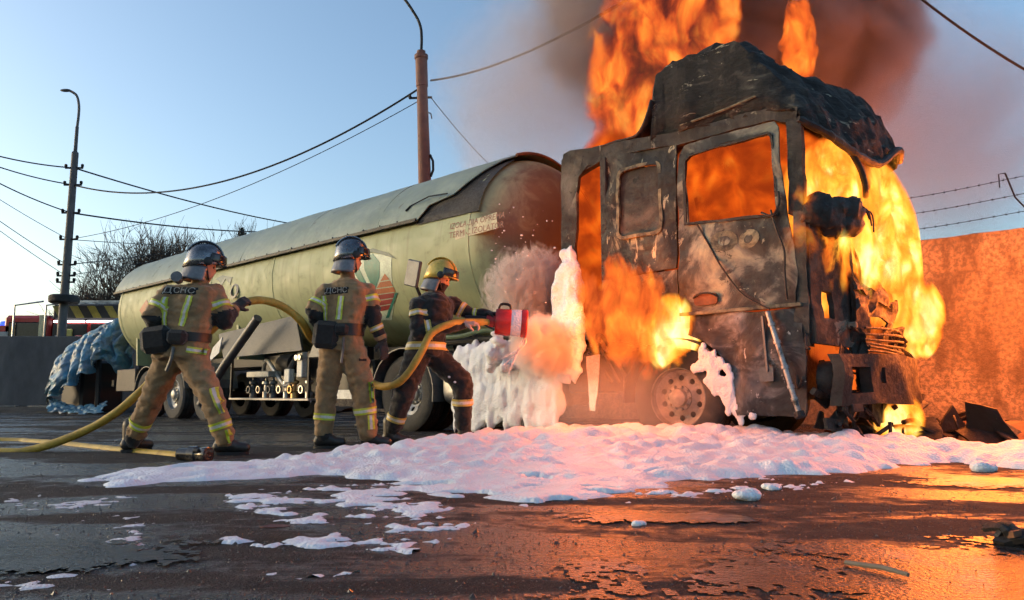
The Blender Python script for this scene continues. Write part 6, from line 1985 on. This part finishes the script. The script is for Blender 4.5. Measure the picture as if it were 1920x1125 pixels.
# ================================================================ CHARRED DEBRIS
def scrap(loc, r, seed, label, flat=.5):
    rnd = random.Random(seed)
    root = empty("charred_debris", loc); tag(root, label, "debris", "charred debris by the wall")
    for k in range(5):
        a = rnd.uniform(0, 6.28); tl = Matrix.Rotation(rnd.uniform(-.9, .9), 3, 'X') @ Matrix.Rotation(a, 3, 'Z') @ Matrix.Rotation(rnd.uniform(-.8, .8), 3, 'Y')
        pts = [(r * rnd.uniform(.5, 1) * math.cos(q), r * rnd.uniform(.35, .8) * math.sin(q)) for q in [j * 6.283 / 9 for j in range(9)]]
        off = Vector((rnd.uniform(-.5, .5) * r, rnd.uniform(-.4, .4) * r, r * flat * rnd.uniform(.3, .9)))
        def mp(x, y, d, tl=tl, off=off, k=k):
            p = tl @ Vector((x, y, d + .12 * r * fbm((x * 6 / r * .2, y * 6 / r * .2, k + seed), 4))) + off
            p.z = max(p.z, -.01); return p
        MB().sheet(pts, [], r * .25, mp, .02, k).build("scrap_piece", (M_char_black, M_charred, M_rust)[k % 3 if k < 4 else 0], root)
    for k in range(3):
        p0 = Vector((rnd.uniform(-1, 1) * r, rnd.uniform(-.6, .6) * r, .02)); 
        MB().tube(smooth_path([p0, p0 + Vector((rnd.uniform(-.4, .4) * r, 0, r * .5)), p0 + Vector((rnd.uniform(-.8, .8) * r, .1, r * rnd.uniform(.2, .7)))], 4), .012, 5).build("bent_rod", M_char_black, root)
scrap((4.779, 8.130, 0.000), .30, 3, "heap of charred scrap between the bumper and the wall")
scrap((4.680, 7.190, 0.000), .38, 5, "largest charred heap by the wall at the right edge")
scrap((5.6, 9.3, 0), .35, 7, "charred scrap lying at the foot of the orange wall")
scrap((3.943, 7.190, 0.000), .26, 9, "smoking charred lump just right of the bumper")
scrap((3.053, 5.844, 0.000), .09, 11, "small black lump poking out of the foam at right", .4)
scrap((1.737, 2.640, 0.000), .07, 13, "small black lump on wet asphalt near the right edge", .4)
scrap((3.354, 7.404, 0.000), .30, 15, "burnt bumper pieces fallen under the cab front", .35)
st = MB().tube([(-.09, 0, 0), (.02, .01, .004), (.10, -.005, .002)], [.007, .008, .006], 7).build("stick", plain("pale_stick", (.16, .13, .10), .8), None)
st.location = (*(1.048, 2.223), .014); st.rotation_euler = (0, 0, R(-55)); tag(st, "short stick lying in the puddle at lower right", "stick")
lf = MB().sheet([(-.05, 0), (-.02, .03), (.03, .025), (.06, 0), (.02, -.03), (-.03, -.025)], [], .02, lambda a, b, d: (a, b, .02 + .3 * abs(b) + .2 * a * a * 10 + d), .003).build("dead_leaf", plain("reddish_leaf", (.12, .04, .03), .7), None)
lf.location = (*(-0.860, 2.753), .01); tag(lf, "curled reddish brown leaf on a thin foam patch", "leaf")

# ================================================================ FIRE AND SMOKE
TM = Matrix.Translation((2.61, 6.61, 0)) @ Matrix.Rotation(R(-40), 4, 'Z')
def tw(x, y, z): return TM @ Vector((x, y, z))

def lump_mesh(name, seed, amp=.16, lvl=3, up=.25):
    bm = bmesh.new(); bmesh.ops.create_icosphere(bm, subdivisions=lvl, radius=1.0)
    for v in bm.verts:
        n = v.co.normalized()
        v.co = n * (1 + amp * fbm((n.x * 1.7 + seed, n.y * 1.7, n.z * 1.7), 3))
        if v.co.z > 0: v.co.z *= 1 + up * (1 - math.hypot(n.x, n.y))
    me = bpy.data.meshes.new(name); bm.to_mesh(me); bm.free(); me.shade_smooth()
    return me

def flame_mat(name, sigma, gain, nscale, stretch=.55, soot=.0, bias=0.0, amp=1.5, stops=None, step=.12, warm=.42, core=.45, edge=.16):
    m = bpy.data.materials.new(name); m.use_nodes = True; nt = m.node_tree; nt.nodes.clear()
    out = nt.nodes.new("ShaderNodeOutputMaterial")
    tc = nt.nodes.new("ShaderNodeTexCoord")
    ln = nt.nodes.new("ShaderNodeVectorMath"); ln.operation = 'LENGTH'; nt.links.new(tc.outputs["Object"], ln.inputs[0])
    r = ln.outputs["Value"]
    co = coords(nt, (1, 1, stretch), True)
    # turbulent rolling: the coordinates themselves are pushed about by a slower noise
    wn_ = nt.nodes.new("ShaderNodeTexNoise"); wn_.inputs["Scale"].default_value = nscale * .55; wn_.inputs["Detail"].default_value = 2
    nt.links.new(co, wn_.inputs["Vector"])
    va = nt.nodes.new("ShaderNodeVectorMath"); va.operation = 'MULTIPLY_ADD'
    nt.links.new(wn_.outputs["Color"], va.inputs[0]); va.inputs[1].default_value = (1.5 / nscale,) * 3; nt.links.new(co, va.inputs[2])
    wco = va.outputs[0]
    n1 = noise_(nt, wco, nscale, 6, .62, .2)
    t = math_(nt, 'ADD', math_(nt, 'MULTIPLY', math_(nt, 'SUBTRACT', 1.0, r), 1.25), math_(nt, 'MULTIPLY', math_(nt, 'SUBTRACT', n1, .5), amp))
    t = math_(nt, 'ADD', t, bias)
    mr = nt.nodes.new("ShaderNodeMapRange"); mr.interpolation_type = 'SMOOTHSTEP'
    nt.links.new(t, mr.inputs[0]); mr.inputs[1].default_value = .14; mr.inputs[2].default_value = .14 + edge
    s = mr.outputs[0]
    fade = ramp(nt, r, [(.86, 1.0), (.99, 0.0)])
    s = math_(nt, 'MULTIPLY', s, fade)
    rg = nt.nodes.new("ShaderNodeTexNoise"); rg.noise_type = 'RIDGED_MULTIFRACTAL'; rg.normalize = True
    rg.inputs["Scale"].default_value = nscale * .9; rg.inputs["Detail"].default_value = 5; rg.inputs["Roughness"].default_value = .6
    nt.links.new(wco, rg.inputs["Vector"])
    heat = math_(nt, 'ADD', math_(nt, 'ADD', math_(nt, 'MULTIPLY', math_(nt, 'SUBTRACT', 1.0, r), core), warm), math_(nt, 'MULTIPLY', math_(nt, 'SUBTRACT', n1, .5), 1.5 + soot))
    heat = math_(nt, 'ADD', heat, math_(nt, 'MULTIPLY', math_(nt, 'SUBTRACT', rg.outputs[0], .5), .9))
    stops = stops or [(0.0, (.35, .035, .004)), (.22, (.95, .16, .012)), (.42, (1.25, .42, .03)), (.62, (1.4, .85, .14)), (.85, (1.5, 1.25, .55))]
    mx = max(max(c) for _, c in stops)
    col = ramp(nt, heat, [(p, tuple(q / mx for q in c)) for p, c in stops])
    em = nt.nodes.new("ShaderNodeEmission"); nt.links.new(col, em.inputs[0])
    nt.links.new(math_(nt, 'MULTIPLY', s, sigma * gain * mx), em.inputs[1])
    ab = nt.nodes.new("ShaderNodeVolumeAbsorption"); ab.inputs["Color"].default_value = (0, 0, 0, 1)
    nt.links.new(math_(nt, 'MULTIPLY', s, sigma), ab.inputs["Density"])
    add = nt.nodes.new("ShaderNodeAddShader"); nt.links.new(em.outputs[0], add.inputs[0]); nt.links.new(ab.outputs[0], add.inputs[1])
    nt.links.new(add.outputs[0], out.inputs["Volume"])
    m.cycles.volume_step_rate = step
    return m

def flame(label, c, rad, mat, seed, rot=(0, 0, -40), amp=.16, lamp=None, up=.25):
    me = lump_mesh("flame", seed, amp, 3, up); me.materials.append(mat)
    o = bpy.data.objects.new("flame", me); o.location = c; o.scale = rad; o.rotation_euler = [R(a) for a in rot]; COL.objects.link(o)
    tag(o, label, "flame", "flames on the burning truck")
    if lamp:
        for (p, w, size, colr) in lamp:
            ld = bpy.data.lights.new("firelight", 'POINT'); ld.energy = w; ld.color = colr; ld.shadow_soft_size = size
            lo = bpy.data.objects.new("firelight", ld); lo.location = p; COL.objects.link(lo)
    return o
ORANGE = (1.0, .19, .022); AMBER = (1.0, .27, .05); REDO = (1.0, .18, .03)
F_hot = flame_mat("hot_flame", 16.0, .66, 4.6, .5, 1.0, .12, 2.6, [(0.0, (.55, .05, .006)), (.2, (1.0, .18, .014)), (.38, (1.2, .45, .035)), (.55, (1.35, .85, .14)), (.8, (1.5, 1.35, .65))], warm=.46, core=1.35)
F_mid = flame_mat("orange_flame", 10.0, .5, 4.0, .6, .3, .05, 1.4, [(0.0, (.30, .03, .006)), (.25, (.85, .13, .012)), (.5, (1.1, .26, .02)), (.72, (1.3, .5, .06)), (.95, (1.4, .8, .2))])
F_inner = flame_mat("cab_flame", 10.0, .46, 4.2, .9, .6, .5, 1.2, [(0.0, (.28, .03, .004)), (.25, (.75, .09, .006)), (.5, (1.05, .20, .012)), (.75, (1.25, .42, .04)), (1.0, (1.4, .85, .2))], warm=.42)
F_red = flame_mat("sooty_flame", 9, .52, 2.8, .6, 1.7, .0, 2.6, [(0.0, (.035, .012, .012)), (.2, (.22, .03, .014)), (.38, (.8, .11, .02)), (.58, (1.1, .3, .035)), (.85, (1.25, .55, .09))], warm=.42, edge=.5)
F_side = flame_mat("side_flame", 9, .58, 5.2, .5, .6, -.12, 3.0, [(0.0, (.25, .03, .008)), (.25, (.9, .14, .02)), (.5, (1.1, .30, .03)), (.75, (1.35, .65, .1)), (.95, (1.5, 1.0, .3))], warm=.36)

flame("large yellow flame bursting out of the windscreen opening", tw(.0, 1.82, 2.05), (.58, 1.95, 1.22), F_hot, 3, up=.12, lamp=[(tw(.75, 2.0, 1.6), 260, 1.0, ORANGE), (tw(.8, 3.4, 1.8), 520, 1.3, ORANGE)])
flame("small bright flame beside the far end of the bumper", tw(.35, 2.90, 1.38), (.30, .36, .50), F_hot, 8)
flame("orange flame filling the cab behind the door window", tw(-.95, 1.3, 2.45), (1.15, 1.22, 1.1), F_inner, 5, lamp=[(tw(-.8, 1.2, 2.3), 100, .5, ORANGE)])
flame("tall sooty orange flame rising behind the cab roof", tw(-2.35, 1.6, 4.5) , (.95, .95, 1.75), F_red, 7, lamp=[(tw(-2.3, 1.5, 4.6), 220, .9, ORANGE)], up=.1)
flame("upper tongue of orange flame inside the smoke", tw(-2.05, 1.9, 5.6), (.85, .8, 1.2), F_red, 12, up=.1)
flame("orange flame licking out low behind the cab step, above the wheel", tw(-1.80, -.06, 1.32), (.58, .32, .80), F_side, 9, (0, -40, -40), lamp=[(tw(-1.75, -.55, 1.3), 95, .45, ORANGE)])
flame("bright flame in the wheel arch over the front wheel", tw(-1.34, .04, 1.12), (.34, .24, .42), F_hot, 15, (0, 10, -40))
flame("orange flame between the cab rear and the tank", tw(-2.5, .95, 2.35), (.48, .98, 1.45), F_inner, 18, lamp=[(tw(-2.62, .9, 2.1), 120, .4, ORANGE)])
flame("low flame in the engine bay behind the grille", tw(.05, 1.3, 1.0), (.36, 1.15, .55), F_mid, 21, lamp=[(tw(.25, 1.4, 1.2), 60, .35, ORANGE)])
flame("small flame on the ground under the bumper", tw(.45, 1.25, .22), (.24, .24, .34), F_hot, 24)
flame("thin lick of flame above the far side of the roof", (3.656, 9.000, 4.844), (.26, .26, .85), F_side, 27)

def smoke_mat(name, dens, col, nscale, thr=.0, amp=1.6, step=.4, soft=.5, dist=.7):
    m = bpy.data.materials.new(name); m.use_nodes = True; nt = m.node_tree; nt.nodes.clear()
    out = nt.nodes.new("ShaderNodeOutputMaterial")
    tc = nt.nodes.new("ShaderNodeTexCoord")
    ln = nt.nodes.new("ShaderNodeVectorMath"); ln.operation = 'LENGTH'; nt.links.new(tc.outputs["Object"], ln.inputs[0])
    r = ln.outputs["Value"]
    n1 = noise_(nt, coords(nt, (1, 1, .8), True), nscale, 5, .6, dist)
    t = math_(nt, 'ADD', math_(nt, 'MULTIPLY', math_(nt, 'SUBTRACT', 1.0, r), 1.3), math_(nt, 'MULTIPLY', math_(nt, 'SUBTRACT', n1, .5), amp))
    mr = nt.nodes.new("ShaderNodeMapRange"); mr.interpolation_type = 'SMOOTHSTEP'
    nt.links.new(t, mr.inputs[0]); mr.inputs[1].default_value = thr; mr.inputs[2].default_value = thr + soft
    d = math_(nt, 'MULTIPLY', math_(nt, 'MULTIPLY', mr.outputs[0], ramp(nt, r, [(.8, 1.0), (.99, 0.0)])), dens)
    pv = nt.nodes.new("ShaderNodeVolumePrincipled")
    pv.inputs["Color"].default_value = (*col, 1); pv.inputs["Anisotropy"].default_value = .2
    nt.links.new(d, pv.inputs["Density"]); nt.links.new(pv.outputs[0], out.inputs["Volume"])
    m.cycles.volume_step_rate = step
    return m
def smoke(name, label, c, rad, mat, seed, rot=(0, 0, 0), amp=.14):
    me = lump_mesh(name, seed, amp, 3, .0); me.materials.append(mat)
    o = bpy.data.objects.new(name, me); o.location = c; o.scale = rad; o.rotation_euler = [R(a) for a in rot]; COL.objects.link(o)
    tag(o, label, "smoke", None, "stuff")
S_dark = smoke_mat("dark_smoke", 5.0, (.52, .45, .43), 1.2, .12, 1.6, .35, .5)
S_brown = smoke_mat("brown_smoke", 2.0, (.62, .50, .46), 1.1, .08, 1.5, .4, .7)
S_veil = smoke_mat("thin_smoke", .65, (.85, .72, .68), .6, .0, 1.2, .5, .9)
S_steam = smoke_mat("steam", .45, (.92, .88, .86), 1.6, .05, 1.5, .5, .9)
smoke("smoke_plume", "dark brown smoke column rising behind the cab roof", (3.95, 10.4, 6.2), (2.5, 1.6, 2.7), S_dark, 2)
smoke("smoke_plume", "brown smoke left of the column above the flames", (1.6, 11.2, 6.5), (1.9, 1.2, 2.2), S_brown, 6)
smoke("smoke_veil", "thin pinkish smoke drifting to the right of the cab", (6.6, 12.0, 4.8), (3.6, 2.0, 3.0), S_veil, 11)
smoke("smoke_veil", "thin pinkish smoke drifting left over the tank front", (0.6, 12.0, 5.4), (2.4, 1.5, 2.6), S_veil, 14)
smoke("steam", "pale steam hanging over the foam along the truck's wheels", (.9, 7.7, .45), (1.7, .7, .6), S_steam, 17, (0, 0, -40))

S_spray = smoke_mat("foam_spray", 9.0, (.97, .93, .90), 4.0, .22, 2.4, .2, .18, dist=3.2)
S_jet = smoke_mat("foam_jet", 10.0, (.97, .93, .90), 3.4, .18, 2.2, .25, .25, dist=2.2)
smoke("foam_spray", "swirling spray of foam thrown up left of the post behind the cab", (.22, 8.75, 1.70), (.66, .36, .66), S_spray, 23)
smoke("foam_jet", "jet of foam from the nozzle mouth to the truck's deck", (.38, 8.15, .98), (.92, .36, .42), S_jet, 27, (0, 9, 66))
